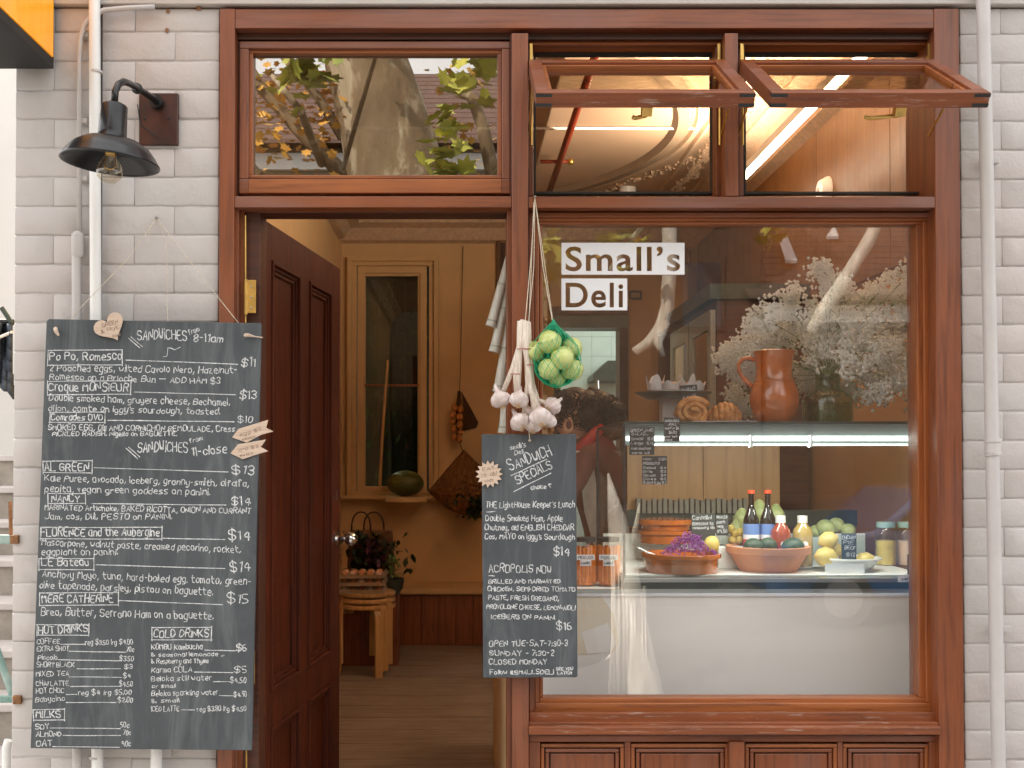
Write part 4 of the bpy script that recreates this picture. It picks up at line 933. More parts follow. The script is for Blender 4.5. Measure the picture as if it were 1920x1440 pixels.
for x_, y_2 in ((27, 1011), (34, 1311)): MB().box(X(x_ - 7, -.008), X(x_ + 9, -.008), -.012, .02, Z(y_2 + 8, 0), Z(y_2 - 8, 0)).build('hinge', 'rust', gt, bevel=.003)
tag(MB().tube([P(12, 1760, .05), P(12, 1402, .05), P(16, 1388, .05)], .013, 12).build('white_post_pipe', 'white_pipe', smooth='auto'), 'white pipe stub standing beside the steps at the bottom left edge', 'pipe')
# furled dark canvas hanging in the passage
cv = MB(); pp = []
for i in range(9):
    u = i / 8; row = []
    for j in range(7):
        w_ = j / 6; px = -60 + 84 * u; py = 606 + (95 + 45 * u ** 2) * w_ + 3 * math.sin(u * 14)
        row.append(P(px, py, .75 + .05 * math.sin(u * 17 + w_ * 2)))
    pp.append(row)
for i in range(8):
    for j in range(6): cv.add([pp[i][j], pp[i + 1][j], pp[i + 1][j + 1], pp[i][j + 1]], [(0, 1, 2, 3)])
um = thing('furled_awning', 'dark navy canvas awning slung over the passage steps', 'awning', P(10, 740, .75))
o = cv.build('canvas', 'screen', um, smooth=True); sd = o.modifiers.new('solid', 'SOLIDIFY'); sd.thickness = .012
MB().tube([P(-60, 604, .75), P(25, 604, .75)], .012, 8).build('rod', 'black', um)
MB().tube([P(3, 577, .72), P(22, 606, .72)], .009, 8).build('arm', 'hood', um)
MB().tube([P(-55, 655, .70), P(24, 622, .70)], .006, 8).build('cord', 'white_pipe', um)
# ================================================================ CHALK HANDWRITING
G_ = {
'A': "00,26,40;12,32", 'B': "00,06,36,45,44,33,03;33,42,41,30,00", 'C': "45,36,16,05,01,10,30,41", 'D': "00,06,26,44,42,20,00", 'E': "40,00,06,46;03,33",
'F': "00,06,46;03,33", 'G': "45,36,16,05,01,10,30,41,43,23", 'H': "00,06;40,46;03,43", 'I': "00,06", 'J': "46,41,30,10,01", 'K': "00,06;46,02;13,40",
'L': "06,00,40", 'M': "00,06,23,46,40", 'N': "00,06,40,46", 'O': "16,05,01,10,30,41,45,36,16", 'P': "00,06,36,45,44,33,03", 'Q': "16,05,01,10,30,41,45,36,16;22,40",
'R': "00,06,36,45,44,33,03;23,40", 'S': "45,36,16,05,04,13,33,42,41,30,10,01", 'T': "06,46;26,20", 'U': "06,01,10,30,41,46", 'V': "06,20,46", 'W': "06,10,23,30,46",
'X': "06,40;00,46", 'Y': "06,23,46;23,20", 'Z': "06,46,00,40",
'a': "34,14,03,01,10,30;34,30", 'b': "06,00,20,31,33,24,04", 'c': "33,24,14,03,01,10,20,31", 'd': "36,30,10,01,03,14,34", 'e': "02,32,33,24,14,03,01,10,30",
'f': "35,26,16,15,10;04,24", 'g': "34,14,03,01,10,30;34,3b,2a,0a", 'h': "06,00;03,14,24,33,30", 'i': "00,04;05,06", 'j': "14,1b,0a;15,16", 'k': "06,00;34,02;12,30",
'l': "06,00", 'm': "00,04;03,14,23,20;23,34,43,40", 'n': "00,04;03,14,24,33,30", 'o': "14,03,01,10,20,31,33,24,14", 'p': "0a,04,24,33,31,20,00", 'q': "3a,34,14,03,01,10,30",
'r': "00,04;03,14,24", 's': "34,14,03,12,22,31,20,00", 't': "16,11,20,30;04,34", 'u': "04,01,10,20,31;34,30", 'v': "04,10,24", 'w': "04,10,22,30,44", 'x': "04,30;00,34",
'y': "04,01,10,30;34,3b,2a,0a", 'z': "04,34,00,30",
'0': "16,05,01,10,20,31,35,26,16", '1': "05,16,10", '2': "05,16,26,35,34,00,30", '3': "05,16,26,35,34,23,13;23,32,31,20,10,01", '4': "30,36,02,42", '5': "36,06,03,23,32,31,20,00",
'6': "26,05,01,10,20,31,32,23,03", '7': "06,36,10", '8': "16,05,04,32,31,20,10,01,02,34,35,26,16", '9': "33,13,04,05,16,26,35,30",
'$': "45,36,16,05,04,13,33,42,41,30,10,01;27,2b", '-': "03,23", '~': "03,63", '.': "00,01", ',': "11,0b", "'": "06,05", ':': "04,03;01,00", '&': "40,04,05,16,25,24,02,01,10,20,42",
'+': "03,43;21,25", '@': "33,13,11,31,34,25,15,04,01,10,40", '/': "00,46", '!': "06,02;01,00", '^': "30,05,16,26,35,46,55,04" }
YM = {'a': -2, 'b': -1, '7': 7}
def glyph(ch):
    if ch == '7x': return []
    g = G_.get(ch)
    if g is None: return []
    out = []
    for pl in g.split(';'):
        pts = []
        for p in pl.split(','):
            yv_ = YM.get(p[1], None) if p[1] in 'ab7' else int(p[1])
            pts.append((int(p[0]), yv_))
        out.append(pts)
    return out
def chaikin(p, closed=False):
    if len(p) < 4: return p
    q = [p[0]]
    for a, b in zip(p, p[1:]): q += [(a[0] * .75 + b[0] * .25, a[1] * .75 + b[1] * .25), (a[0] * .25 + b[0] * .75, a[1] * .25 + b[1] * .75)]
    q.append(p[-1]); return q
class Chalk:
    def __init__(s, place, wpx=1.7): s.place = place; s.w = wpx; s.mb = MB()
    def line(s, pts, w=None):
        w = (w or s.w) / 2
        n = len(pts); L = []
        for i, p in enumerate(pts):
            a, b = pts[max(0, i - 1)], pts[min(n - 1, i + 1)]
            dx, dy = b[0] - a[0], b[1] - a[1]; l = math.hypot(dx, dy) or 1
            ww = w * R_.uniform(.65, 1.3); nx, ny = -dy / l * ww, dx / l * ww
            if i == 0: p = (p[0] - dx / l * w * .6, p[1] - dy / l * w * .6)
            if i == n - 1: p = (p[0] + dx / l * w * .6, p[1] + dy / l * w * .6)
            L.append((s.place(p[0] + nx, p[1] + ny), s.place(p[0] - nx, p[1] - ny)))
        vs = [v for ab in L for v in ab]
        s.mb.add(vs, [(2 * i, 2 * i + 1, 2 * i + 3, 2 * i + 2) for i in range(n - 1)])
    def text(s, t, x0, y0, x1, y1, h, w=None):
        adv = []; x = 0
        for ch in t:
            if ch == ' ': adv.append((x, None)); x += 2.6; continue
            g = glyph(ch); adv.append((x, g)); mx = max([p[0] for pl in g for p in pl] or [0]); x += mx + 1.5
        tot = max(x - 1.5, 1); L = math.hypot(x1 - x0, y1 - y0); ux_, uy_ = (x1 - x0) / L, (y1 - y0) / L
        sx, sy = L / tot, h / 6
        for xx, g in adv:
            if not g: continue
            jy, js, jr = R_.uniform(-.5, .5), R_.uniform(.85, 1.15), R_.uniform(-.12, .16)
            for pl in g:
                pts = [((xx + px_ + R_.uniform(-.15, .15) + py_ * jr) * sx, ((py_ * js + jy) + R_.uniform(-.15, .15)) * sy) for px_, py_ in pl]
                pts = chaikin(pts)
                s.line([(x0 + a * ux_ + b * uy_, y0 + a * uy_ - b * ux_) for a, b in pts], w)
    def rule(s, x0, y0, x1, y1, w=None): s.line([(x0 + (x1 - x0) * f, y0 + (y1 - y0) * f + R_.uniform(-.3, .3)) for f in (0, .25, .5, .75, 1)], w)
    def boxr(s, x0, y0, x1, y1, w=None):
        j = lambda: R_.uniform(-1.5, 1.5)
        s.rule(x0 + j(), y0 + j(), x1 + j(), y0 + j(), w); s.rule(x1, y0 - 2, x1 + j(), y1 + 2, w); s.rule(x1 + j(), y1, x0 + j(), y1 + j(), w); s.rule(x0, y1 + 2, x0 + j(), y0, w)

# ---- big board
def plane_fn(q, off):       # ray/plane placement on a board given its measured corners
    a, b, c = q; n = (b - a).cross(c - a).normalized()
    if n.y > 0: n = -n
    def f(px, py):
        d = ray(px, py); t = (a + n * off - CAM).dot(n) / d.dot(n); return CAM + d * t
    return f, n
dt, db = -.085, -.115
TL, TR, BR, BL = P(88, 598, dt), P(490, 606, dt), P(472, 1407, db), P(57, 1403, db)
fn, nb = plane_fn((TL, TR, BL), 0.0007)
fn0, _ = plane_fn((TL, TR, BL), 0)
cb = thing('menu_chalkboard', 'large slate-grey menu chalkboard hanging on twine left of the door', 'chalkboard', (fn0(265, 1405)))
MB().prism([fn0(*p) for p in ((92, 598), (490, 606), (472, 1407), (57, 1403), (87, 602))], -nb * .012).build('board', 'slate', cb, bevel=.0015)
ch = Chalk(fn, 1.6)
T = ch.text; Ru = ch.rule; Bx = ch.boxr
T("SANDWiCHES", 258, 637, 350, 637, 19, 1.95); T("from", 355, 628, 374, 620, 9, 1.4); T("8-11am", 363, 640, 417, 641, 15, 2.1)
Ru(241, 634, 262, 652); Ru(246, 632, 267, 650)
ch.line([(306, 669), (313, 668), (315, 652), (322, 653), (327, 656), (338, 651)])
T("Po Po, Romesco", 93, 675, 228, 675, 15, 2.1); Bx(89, 657, 229, 684); Ru(236, 675, 446, 683); T("$11", 452, 686, 478, 688, 16, 2.1)
T("2 Poached eggs, wilted Cavolo Nero, Hazelnut-", 93, 695, 444, 700, 12); T("Romesco on a Brioche Bun ~ ADD HAM $3", 93, 711, 412, 720, 11)
T("Croque MONSiEUR", 91, 733, 240, 733, 15, 2.1); Bx(89, 714, 246, 739); Ru(252, 735, 442, 740); T("$13", 449, 747, 480, 748, 16, 2.1)
T("Double smoked ham, gruyere cheese, Bechamel,", 92, 751, 431, 760, 12); T("dijon, comte on iggy's sourdough, toasted.", 91, 770, 412, 777, 11)
T("Comrades OVO", 96, 788, 192, 788, 11, 2.0); Bx(93, 773, 197, 792); Ru(202, 788, 439, 791); T("$10", 446, 791, 472, 792, 12)
T("SMOKED EGG, Dill AND CORNICHON REMOULADE, Cress", 90, 806, 440, 809, 10); T("PICKLED RADISH. Nigella on BAGUETTE.", 98, 817, 331, 817, 8)
T("SANDWiCHES", 258, 848, 352, 847, 19, 1.95); T("from", 356, 831, 380, 825, 8, 1.4); T("11-close", 361, 855, 425, 849, 15, 2.1); Ru(236, 840, 258, 860); Ru(241, 838, 262, 857)
T("AL GREEN", 84, 883, 166, 883, 15, 2.1); Bx(81, 864, 173, 887); Ru(176, 877, 428, 885); T("$13", 435, 889, 476, 890, 17, 2.1)
T("Kale Puree, avocado, iceberg, granny-smith, alfalfa,", 84, 901, 466, 912, 12); T("pepita, vegan green goddess on panini.", 84, 922, 393, 928, 12)
T("NANCY", 97, 941, 149, 941, 13, 2.1); Bx(90, 926, 160, 944); Ru(171, 944, 424, 947); T("$14", 434, 947, 469, 948, 15, 2.1)
T("MARINATED Artichoke, BAKED RICOTTA, ONION AND CURRANT", 84, 956, 470, 963, 10); T("Jam, cos, Dill, PESTO on PANINI.", 84, 973, 322, 974, 11)
T("FLORENCE and the Aubergine", 77, 1005, 298, 1005, 15, 2.1); Bx(76, 988, 304, 1011); Ru(306, 1009, 422, 1012); T("$14", 429, 1011, 469, 1012, 18, 2.1)
T("Mascarpone, walnut paste, creamed pecorino, rocket,", 78, 1022, 451, 1036, 12); T("eggplant on panini.", 78, 1040, 220, 1040, 12)
T("LE Bateau", 78, 1061, 166, 1061, 14, 2.1); Bx(73, 1047, 176, 1068); Ru(180, 1059, 422, 1066); T("$14", 432, 1071, 469, 1071, 18, 2.1)
T("Anchovy Mayo, tuna, hard-boiled egg. tomato, green-", 79, 1082, 469, 1096, 13); T("olive tapenade, parsley, pistou on baguette.", 74, 1102, 398, 1116, 13)
T("MERE CATHERiNE", 79, 1129, 212, 1129, 14, 2.1); Bx(74, 1111, 222, 1134); Ru(224, 1126, 417, 1134); T("$15", 426, 1130, 465, 1131, 17, 2.1)
T("Brea, Butter, Serrano Ham on a baguette.", 77, 1153, 399, 1161, 14)
T("HOT DRiNKS", 72, 1188, 164, 1185, 14, 2.1); Bx(69, 1171, 167, 1191)
for a in (("COFFEE", 69, 1207, 112, 1207), ("reg $3.50 lrg $4.00", 160, 1209, 249, 1208), ("EXTRA SHOT", 69, 1221, 129, 1220), ("70c", 237, 1222, 251, 1222), ("Piccolo", 71, 1237, 107, 1237), ("$3.50", 224, 1239, 250, 1239),
          ("SHORT BLACK", 69, 1251, 139, 1250), ("$3", 233, 1254, 248, 1254), ("MIXED TEA", 68, 1268, 129, 1267), ("$4", 231, 1271, 245, 1271), ("CHAI LATTE", 68, 1286, 129, 1285), ("$4.50", 224, 1287, 248, 1287),
          ("HOT CHOC", 68, 1300, 120, 1299), ("reg $4 lrg $5.00", 147, 1303, 246, 1302), ("Babycino", 66, 1316, 121, 1314), ("$2.00", 221, 1317, 248, 1317), ("50c", 226, 1364, 242, 1364), ("70c", 231, 1378, 245, 1378), ("90c", 229, 1399, 245, 1399)):
    T(*a, 9, 1.35)
for a in ((114, 1208, 159, 1208), (129, 1221, 236, 1223), (109, 1237, 224, 1239), (144, 1254, 226, 1254), (130, 1269, 228, 1270), (132, 1287, 225, 1287), (124, 1302, 144, 1302), (124, 1317, 218, 1317), (94, 1365, 226, 1366), (118, 1379, 226, 1379), (99, 1400, 224, 1401)): Ru(*a, 1.4)
T("MiLKS", 68, 1346, 114, 1345, 13, 2.1); Bx(63, 1330, 121, 1350); T("SOY", 66, 1367, 92, 1366, 9); T("ALMOND", 68, 1381, 115, 1380, 9); T("OAT", 68, 1400, 98, 1399, 11)
T("COLD DRiNKS", 288, 1195, 391, 1194, 14, 2.1); Bx(285, 1176, 397, 1200)
T("KOMBU Kombucha", 284, 1218, 379, 1217, 10); Ru(384, 1219, 441, 1220); T("$6", 443, 1221, 462, 1221, 13, 2.0)
for a in (("& seasonal lemonade ...", 284, 1231, 420, 1230, 7), ("& Raspberry and Thyme", 284, 1244, 391, 1243, 8), ("Karma COLA", 284, 1261, 360, 1260, 10), ("Beloka still water", 284, 1277, 396, 1275, 9), ("$4.50", 432, 1280, 461, 1280, 10), ("or small", 285, 1290, 329, 1289, 7),
          ("Beloka sparkling water", 284, 1305, 409, 1302, 9), ("$4.90", 439, 1306, 462, 1306, 10), ("& small", 285, 1318, 336, 1316, 7), ("ICED LATTE", 284, 1334, 336, 1333, 9), ("reg $3.80 lrg $4.50", 370, 1334, 461, 1333, 9)): T(*a, 1.35)
T("$5", 439, 1261, 462, 1261, 11, 1.6)
for a in ((364, 1260, 437, 1261), (400, 1278, 431, 1278), (411, 1304, 441, 1305), (340, 1331, 365, 1331)): Ru(*a, 1.4)
ch.mb.build('chalk_lettering', 'chalk', cb)
# twine, nail, pegs
fpg, _ = plane_fn((TL, TR, BL), .006)
nail = P(294, 409, -.012)
MB().tube([P(294, 409, .004), nail + Vector((0, -.006, 0))], .004, 8).build('nail', 'steel', cb)
MB().tube([nail, P(240, 485, -.055), P(150, 578, -.07), fn0(122, 605) + Vector((0, .02, 0))], .0011, 5).build('twine', 'twine', cb)
MB().tube([nail, P(370, 508, -.05), P(445, 603, -.074), fn0(452, 612) + Vector((0, .02, 0))], .0011, 5).build('twine', 'twine', cb)
MB().tube([nail, P(310, 450, -.012), P(314, 520, -.014), P(313, 570, -.02), fn0(312, 612) + Vector((0, .02, 0))], .0008, 5).build('twine', 'twine', cb)
MB().tube([nail, P(283, 425, -.012), P(280, 436, -.01), P(277, 455, -.01)], .0008, 5).build('twine', 'twine', cb)
MB().tube([fpg(104, 616), fpg(108, 622) + Vector((0, -.012, 0)), fpg(113, 630) + Vector((0, -.012, 0))], [.006, .006, .003], 8).build('peg', 'stain_wood', cb, smooth='auto')
MB().tube([fpg(460, 629) + Vector((0, -.004, 0)), fpg(466, 629) + Vector((0, -.012, 0)), fpg(478, 631), fpg(493, 633)], [.0055, .0055, .002, .0015], 8).build('peg', 'stain_wood', cb, smooth='auto')

def tagboard(name, label, outline, off, text=None, group=None, fnplane=None, dx=0):
    f1, n1 = plane_fn(fnplane, off); f2, _ = plane_fn(fnplane, off + .0006)
    t = thing(name, label, 'tag', f1(sum(p[0] for p in outline) / len(outline), max(p[1] for p in outline)), group)
    MB().prism([f1(*p) for p in outline], -n1 * .003).build('tag_board', 'stain_wood', t, bevel=.0006)
    c_ = Chalk(f2, 1.0)
    for a in text: c_.text(*a)
    c_.mb.build('ink_writing', 'ink', t)
    return t
pln = (TL, TR, BL)
hrt = []
for i in range(30):
    a = 2 * math.pi * i / 30; x = 16 * math.sin(a) ** 3; y = 13 * math.cos(a) - 5 * math.cos(2 * a) - 2 * math.cos(3 * a) - math.cos(4 * a)
    x, y = x * 1.85, y * 1.75; r = math.radians(-30); hrt.append((206 + x * math.cos(r) + y * math.sin(r), 613 - (-x * math.sin(r) + y * math.cos(r)) * 1.0))
tagboard('heart_tag', 'pale wooden heart tag with brown writing on the top edge of the big chalkboard', hrt, .010, [("GREEN", 192, 614, 222, 606, 7), ("& Nut", 190, 625, 222, 617, 7), ("free", 212, 634, 226, 629, 5)], 'wooden tags on the chalkboards', pln)
def arrow(cx, cy, dy): return [(435, cy + 12), (447, cy - 5), (503, cy - 22), (499, cy - 5), (513, cy + 1), (496, cy + 5), (489, cy + 9), (462, cy + 20)]
tagboard('arrow_tag', 'upper of two pale wooden arrow tags at the right edge of the big chalkboard', [(435, 820), (447, 804), (503, 787), (499, 802), (513, 809), (490, 815), (462, 830)], .006, [("egg $2", 450, 818, 490, 806, 6), ("bacon", 455, 826, 478, 820, 4)], 'wooden tags on the chalkboards', pln)
tagboard('arrow_tag', 'lower of two pale wooden arrow tags at the right edge of the big chalkboard', [(432, 850), (446, 833), (499, 824), (489, 838), (503, 846), (482, 852), (455, 861)], .006, [("avo $2", 448, 846, 484, 839, 6), ("extra", 450, 856, 474, 851, 4)], 'wooden tags on the chalkboards', pln)

# ---- small board
q1, q2, q3, q4 = P(903, 814, -.05), P(1080, 814, -.05), P(1083, 1270, -.06), P(906, 1271, -.06)
f2, n2 = plane_fn((q1, q2, q4), .0007); f20, _ = plane_fn((q1, q2, q4), 0)
sbd = thing('specials_chalkboard', 'narrow slate-grey specials chalkboard hanging on the centre post', 'chalkboard', f20(994, 1270))
MB().prism([f20(*p) for p in ((905, 814), (1080, 814), (1083, 1268), (1080, 1270), (906, 1271), (903, 816))], -n2 * .009).build('board', 'slate', sbd, bevel=.0012)
c2 = Chalk(f2, 1.6); T2 = c2.text
for a in (("small's", 957, 843, 986, 838, 8), ("Deli", 965, 853, 982, 850, 7), ("SANDWICH", 957, 882, 1035, 853, 19, 2.0), ("SPECiALS", 970, 907, 1036, 878, 17, 2.0), ("choice ^", 996, 918, 1035, 914, 8),
          ("THE LightHouse Keeper's Lunch", 911, 952, 1077, 951, 11), ("Double Smoked Ham, Apple", 911, 977, 1054, 977, 11), ("Chutney, old ENGLISH CHEDDAR", 909, 994, 1076, 994, 10), ("Cos, MAYO on iggy's Sourdough", 909, 1010, 1077, 1012, 10), ("$14", 1038, 1041, 1068, 1042, 15, 2.0),
          ("ACROPOLiS NOW", 917, 1072, 1034, 1075, 14, 1.6), ("GRILLED AND MARINATED", 916, 1094, 1050, 1093, 7), ("CHICKEN, SEMi-DRIED TOMATO", 914, 1108, 1078, 1109, 8), ("PASTE, FRESH OREGANO,", 916, 1124, 1047, 1127, 8), ("PROVOLONE CHEESE, LEMON-AIOLI", 912, 1141, 1078, 1144, 8), ("ICEBERG ON PANiNi", 921, 1160, 1040, 1162, 8), ("$16", 1044, 1181, 1071, 1182, 15, 2.0),
          ("OPEN TUE-SAT-7:30-3", 917, 1212, 1064, 1211, 10), ("SUNDAY - 7:30-2", 918, 1229, 1038, 1229, 9), ("CLOSED MONDAY", 917, 1246, 1025, 1245, 9), ("Follow @SMALLSDELI", 919, 1264, 1038, 1264, 8), ("SEE YOU", 1043, 1257, 1074, 1256, 5), ("LATER", 1045, 1264, 1072, 1264, 5)): T2(*a)
c2.rule(958, 892, 1025, 861, 1.6); c2.rule(963, 922, 1033, 887, 1.6); c2.rule(912, 960, 928, 959); c2.rule(916, 1079, 927, 1080)
c2.mb.build('chalk_lettering', 'chalk', sbd)
MB().tube([f20(993, 826) + Vector((0, -.008, 0)), f20(992, 812) + Vector((0, -.004, 0)), P(990, 790, -.03), P(988, 700, -.018), P(1001, 380, -.02)], .0013, 5).build('hanging_twine', 'twine', sbd)
MB().ball(f20(993, 826) + Vector((0, -.004, 0)), .004, 8, 6).build('knot', 'twine', sbd)
star = []
for i in range(30):
    a = 2 * math.pi * i / 30; r = 26 if i % 2 == 0 else 19; star.append((917 + r * math.cos(a), 889 + r * math.sin(a)))
tagboard('starburst_tag', 'pale wooden starburst tag on the left edge of the narrow chalkboard', star, .006, [("EAT", 905, 884, 928, 880, 6), ("it all", 904, 894, 930, 891, 6), ("up", 910, 903, 924, 901, 5)], 'wooden tags on the chalkboards', (q1, q2, q4))

# ================================================================ GARLIC, APPLES, CANES
nl = P(1003, 371, -.03)
tag(MB().tube([P(1003, 371, .0), nl + Vector((0, -.01, .002))], .0035, 8).build('nail', 'steel'), 'steel nail in the transom from which the garlic and apples hang', 'nail')
ga = thing('garlic_bunch', 'bunch of white garlic bulbs on dry stems hanging from the centre post', 'garlic', P(985, 800, -.07))
def gs(*p): return [P(a, b, y) for a, b, y in p]
MB().tube(gs((1003, 372, -.035), (996, 480, -.05), (985, 600, -.07)), .0013, 5).build('twine', 'twine', ga)
MB().tube(gs((1003, 372, -.036), (1001, 500, -.05), (991, 604, -.07)), .0012, 5).build('twine', 'twine', ga)
stems = [((981, 600), (976, 640), (962, 690), (944, 733)), ((975, 602), (973, 650), (967, 700), (968, 735)), ((985, 604), (984, 655), (992, 690), (998, 745), (1003, 775)), ((990, 604), (993, 660), (998, 720), (1008, 750), (1030, 758)),
         ((979, 604), (975, 660), (972, 705), (971, 735)), ((987, 606), (988, 670), (996, 735), (1014, 775)), ((984, 602), (986, 660), (990, 720), (982, 780))]
for i, s_ in enumerate(stems):
    n = len(s_); MB().tube([P(a, b, -.075 - .006 * (i % 3)) for a, b in s_], [.0095 - .001 * (i % 2) if j == 0 else .0085 - .0012 * (j % 2) for j in range(n)], 8).build('stem', 'garlic_stem', ga, smooth=True)
for px, py, w_ in ((966, 702, 14), (994, 685, 13), (981, 655, 18), (992, 655, 9)):
    q = P(px, py, -.08); ln = MB()
    ln.tube([q + Vector((w_ * S * math.cos(t) * .62, -.012 * math.sin(t) - .006, 0)) for t in [2 * math.pi * j / 12 for j in range(13)]], .0012, 5)
    ln.build('red_tie', 'strap', ga)
for px, py, r, ax, az_, yy in ((938, 748, 19, -.35, .1, -.075), (973, 748, 18, .15, .0, -.095), (1013, 781, 21, -.1, .2, -.10), (1037, 760, 17, .9, .3, -.08), (974, 790, 19, -.5, .1, -.085), (1000, 797, 16, .1, .2, -.075), (992, 775, 15, -.2, .1, -.06), (1030, 788, 15, .5, .2, -.075)):
    k2 = kk(yy) * r; rot = Matrix.Rotation(ax, 3, 'Y') @ Matrix.Rotation(R_.uniform(-.7, -.3), 3, 'X')
    nseg = R_.choice((7, 8, 9)); ph = R_.uniform(0, 6)
    prof = [(.001, -.80), (.30, -.78), (.72, -.62), (.98, -.25), (1.0, .02), (.86, .34), (.55, .62), (.30, .84), (.20, 1.15), (.17, 1.5), (.12, 1.6)]
    b_ = MB().lathe([(a * k2, z * k2) for a, z in prof], P(px, py, yy), 40, rot=rot, mod=lambda t, z, n=nseg, f=ph: 1 + (.17 * abs(math.sin(n * t / 2 + f)) ** .7 - .12) * (1 if z < .01 else .6) + .03 * math.sin(3 * t))
    bb_ = b_.build('bulb', 'garlic', ga, smooth=True)
    rt = MB()
    for _ in range(26):
        a = R_.uniform(0, 6.28); d_ = rot @ Vector((math.cos(a) * R_.uniform(.05, .35), math.sin(a) * R_.uniform(.05, .35), -1)); c_ = P(px, py, yy)
        rt.tube([c_ + d_ * k2 * .72, c_ + d_ * k2 * 1.02 + Vector([R_.uniform(-.003, .003) for _ in range(3)])], .0009, 4, cap=False)
    rt.build('roots', 'root', bb_)
# apples and net
ay = -.07; ctr = P(1042, 668, ay)
nb_ = thing('net_bag', 'green net bag holding apples, hung from a nail on twine', 'net bag', P(1040, 722, ay))
MB().tube([nl, P(1018, 500, -.05), P(1036, 604, ay)], .0013, 5).build('twine', 'twine', nb_)
MB().tube([nl, P(1022, 500, -.05), P(1037, 604, ay)], .0011, 5).build('twine', 'twine', nb_)
aps = [(1031, 641, 22, -.105, 'upper front'), (1055, 671, 22, -.125, 'foremost, at the middle'), (1029, 692, 20, -.11, 'lower front left'), (1003, 659, 19, -.07, 'leftmost'), (1072, 653, 20, -.06, 'upper right'), (1073, 693, 21, -.075, 'lower right'), (1045, 712, 16, -.06, 'lowest, at the bottom')]
for px, py, r, yy, w_ in aps:
    k2 = kk(yy) * r; rot = Matrix.Rotation(R_.uniform(-.8, .8), 3, 'Y') @ Matrix.Rotation(R_.uniform(-.8, .8), 3, 'X')
    t = thing('apple', 'green apple in the net bag, the %s one' % w_ if 'one' not in w_ else 'green apple in the net bag, %s' % w_, 'apple', P(px, py, yy), 'apples in the net bag')
    prof = [(.001, -.80), (.16, -.88), (.42, -.92), (.78, -.68), (.97, -.22), (1.0, .15), (.90, .52), (.62, .82), (.34, .90), (.14, .78), (.02, .62)]
    MB().lathe([(a * k2, z * k2) for a, z in prof], P(px, py, yy), 24, rot=rot).build('flesh', 'apple', t, smooth=True)
    MB().tube([P(px, py, yy) + rot @ Vector((0, 0, .62 * k2)), P(px, py, yy) + rot @ Vector((.1 * k2, 0, 1.1 * k2))], .0012, 6).build('stalk', 'root', t)
# net: two families of strands wound round the filled shape
def env(t, h):     # h 0 bottom .. 1 top knot
    prof = [(0, .05), (.06, .55), (.2, .92), (.42, 1.0), (.62, .86), (.76, .58), (.88, .26), (.96, .08), (1, .04)]
    for (a, ra), (b, rb) in zip(prof, prof[1:]):
        if a <= h <= b: r = ra + (rb - ra) * (h - a) / (b - a); break
    bx_ = 1 + .07 * math.cos(3 * t + 1)
    return Vector((.069 * r * bx_ * math.cos(t), .054 * r * math.sin(t) - .012, 0))
zb0, zt0 = Z(728, ay), Z(603, ay); cxn = X(1042, ay)
net = MB()
for fam in (-1, 1):
    for k in range(22):
        pts = []
        for j in range(19):
            h = j / 18; t = 2 * math.pi * k / 22 + fam * h * 1.9; e = env(t, h)
            lean = (1 - abs(h - .45) * 1.2) * 0 + (X(1037, ay) - cxn) * max(0, (h - .6) / .4)
            pts.append(Vector((cxn + e.x + lean, ay - .012 + e.y * 1.15, zb0 + (zt0 - zb0) * h)))
        net.tube(pts, .00065, 4, cap=False)
nbk = MB(); rows_ = []
for j in range(15):
    h = j / 14; rows_.append([Vector((cxn + env(t, h).x * .97 + (X(1037, ay) - cxn) * max(0, (h - .6) / .4), ay - .008 + abs(env(t, h).y + .012) * .9, zb0 + (zt0 - zb0) * h)) for t in [math.pi * q / 12 for q in range(13)]])
for j in range(14):
    for q in range(12): nbk.add([rows_[j][q], rows_[j][q + 1], rows_[j + 1][q + 1], rows_[j + 1][q]], [(0, 1, 2, 3)])
nbk.build('folded_net', 'net', nb_, smooth=True)
net.build('net_strands', 'net', nb_)['kind'] = 'stuff'
MB().tube([P(1037, 600, ay), P(1040, 612, ay - .01), P(1052, 628, ay - .04)], [.004, .005, .002], 8).build('gathered_neck', 'net', nb_, smooth=True)
MB().tube([P(1037, 604, ay), P(1018, 622, ay - .02), P(1000, 642, ay - .02)], [.004, .002, .0012], 8).build('gathered_neck', 'net', nb_, smooth=True)
MB().tube([P(1038, 720, ay - .01), P(1040, 727, ay - .01)], [.006, .003], 8).build('gathered_foot', 'net', nb_, smooth=True)
# canes
cy_ = .20
cn_ = [((975, 405), (920, 612), 7.5, 'highest, leaning out furthest to the left'), ((972, 445), (926, 660), 7.5, 'second from the top'), ((968, 520), (934, 735), 8, 'third from the top, ending at the garlic'), ((962, 590), (944, 812), 8, 'lowest, ending just above the narrow chalkboard')]
for (a, b, r, w_) in cn_:
    pa_, pb_ = P(*a, cy_), P(*b, cy_ + .01 * r / 8)
    t = thing('cane', 'pale jointed cane hanging beside the door jamb, %s' % w_, 'cane', pb_, 'pale canes hanging in the doorway')
    d_ = pb_ - pa_; k3 = kk(cy_)
    MB().tube([pa_, pa_ + d_ * .45, pa_ + d_ * .93, pa_ + d_ * .965, pb_], [r * .7 * k3, r * 1.0 * k3, r * 1.2 * k3, r * 1.3 * k3, r * 1.45 * k3], 14).build('stalk', 'cane', t, smooth='auto')
    for f in (.3, .62, .95): MB().tube([pa_ + d_ * (f - .006), pa_ + d_ * (f + .006)], r * (.9 + f * .48) * k3, 14).build('node', 'cane_node', t, smooth='auto')
    cy_ += .016
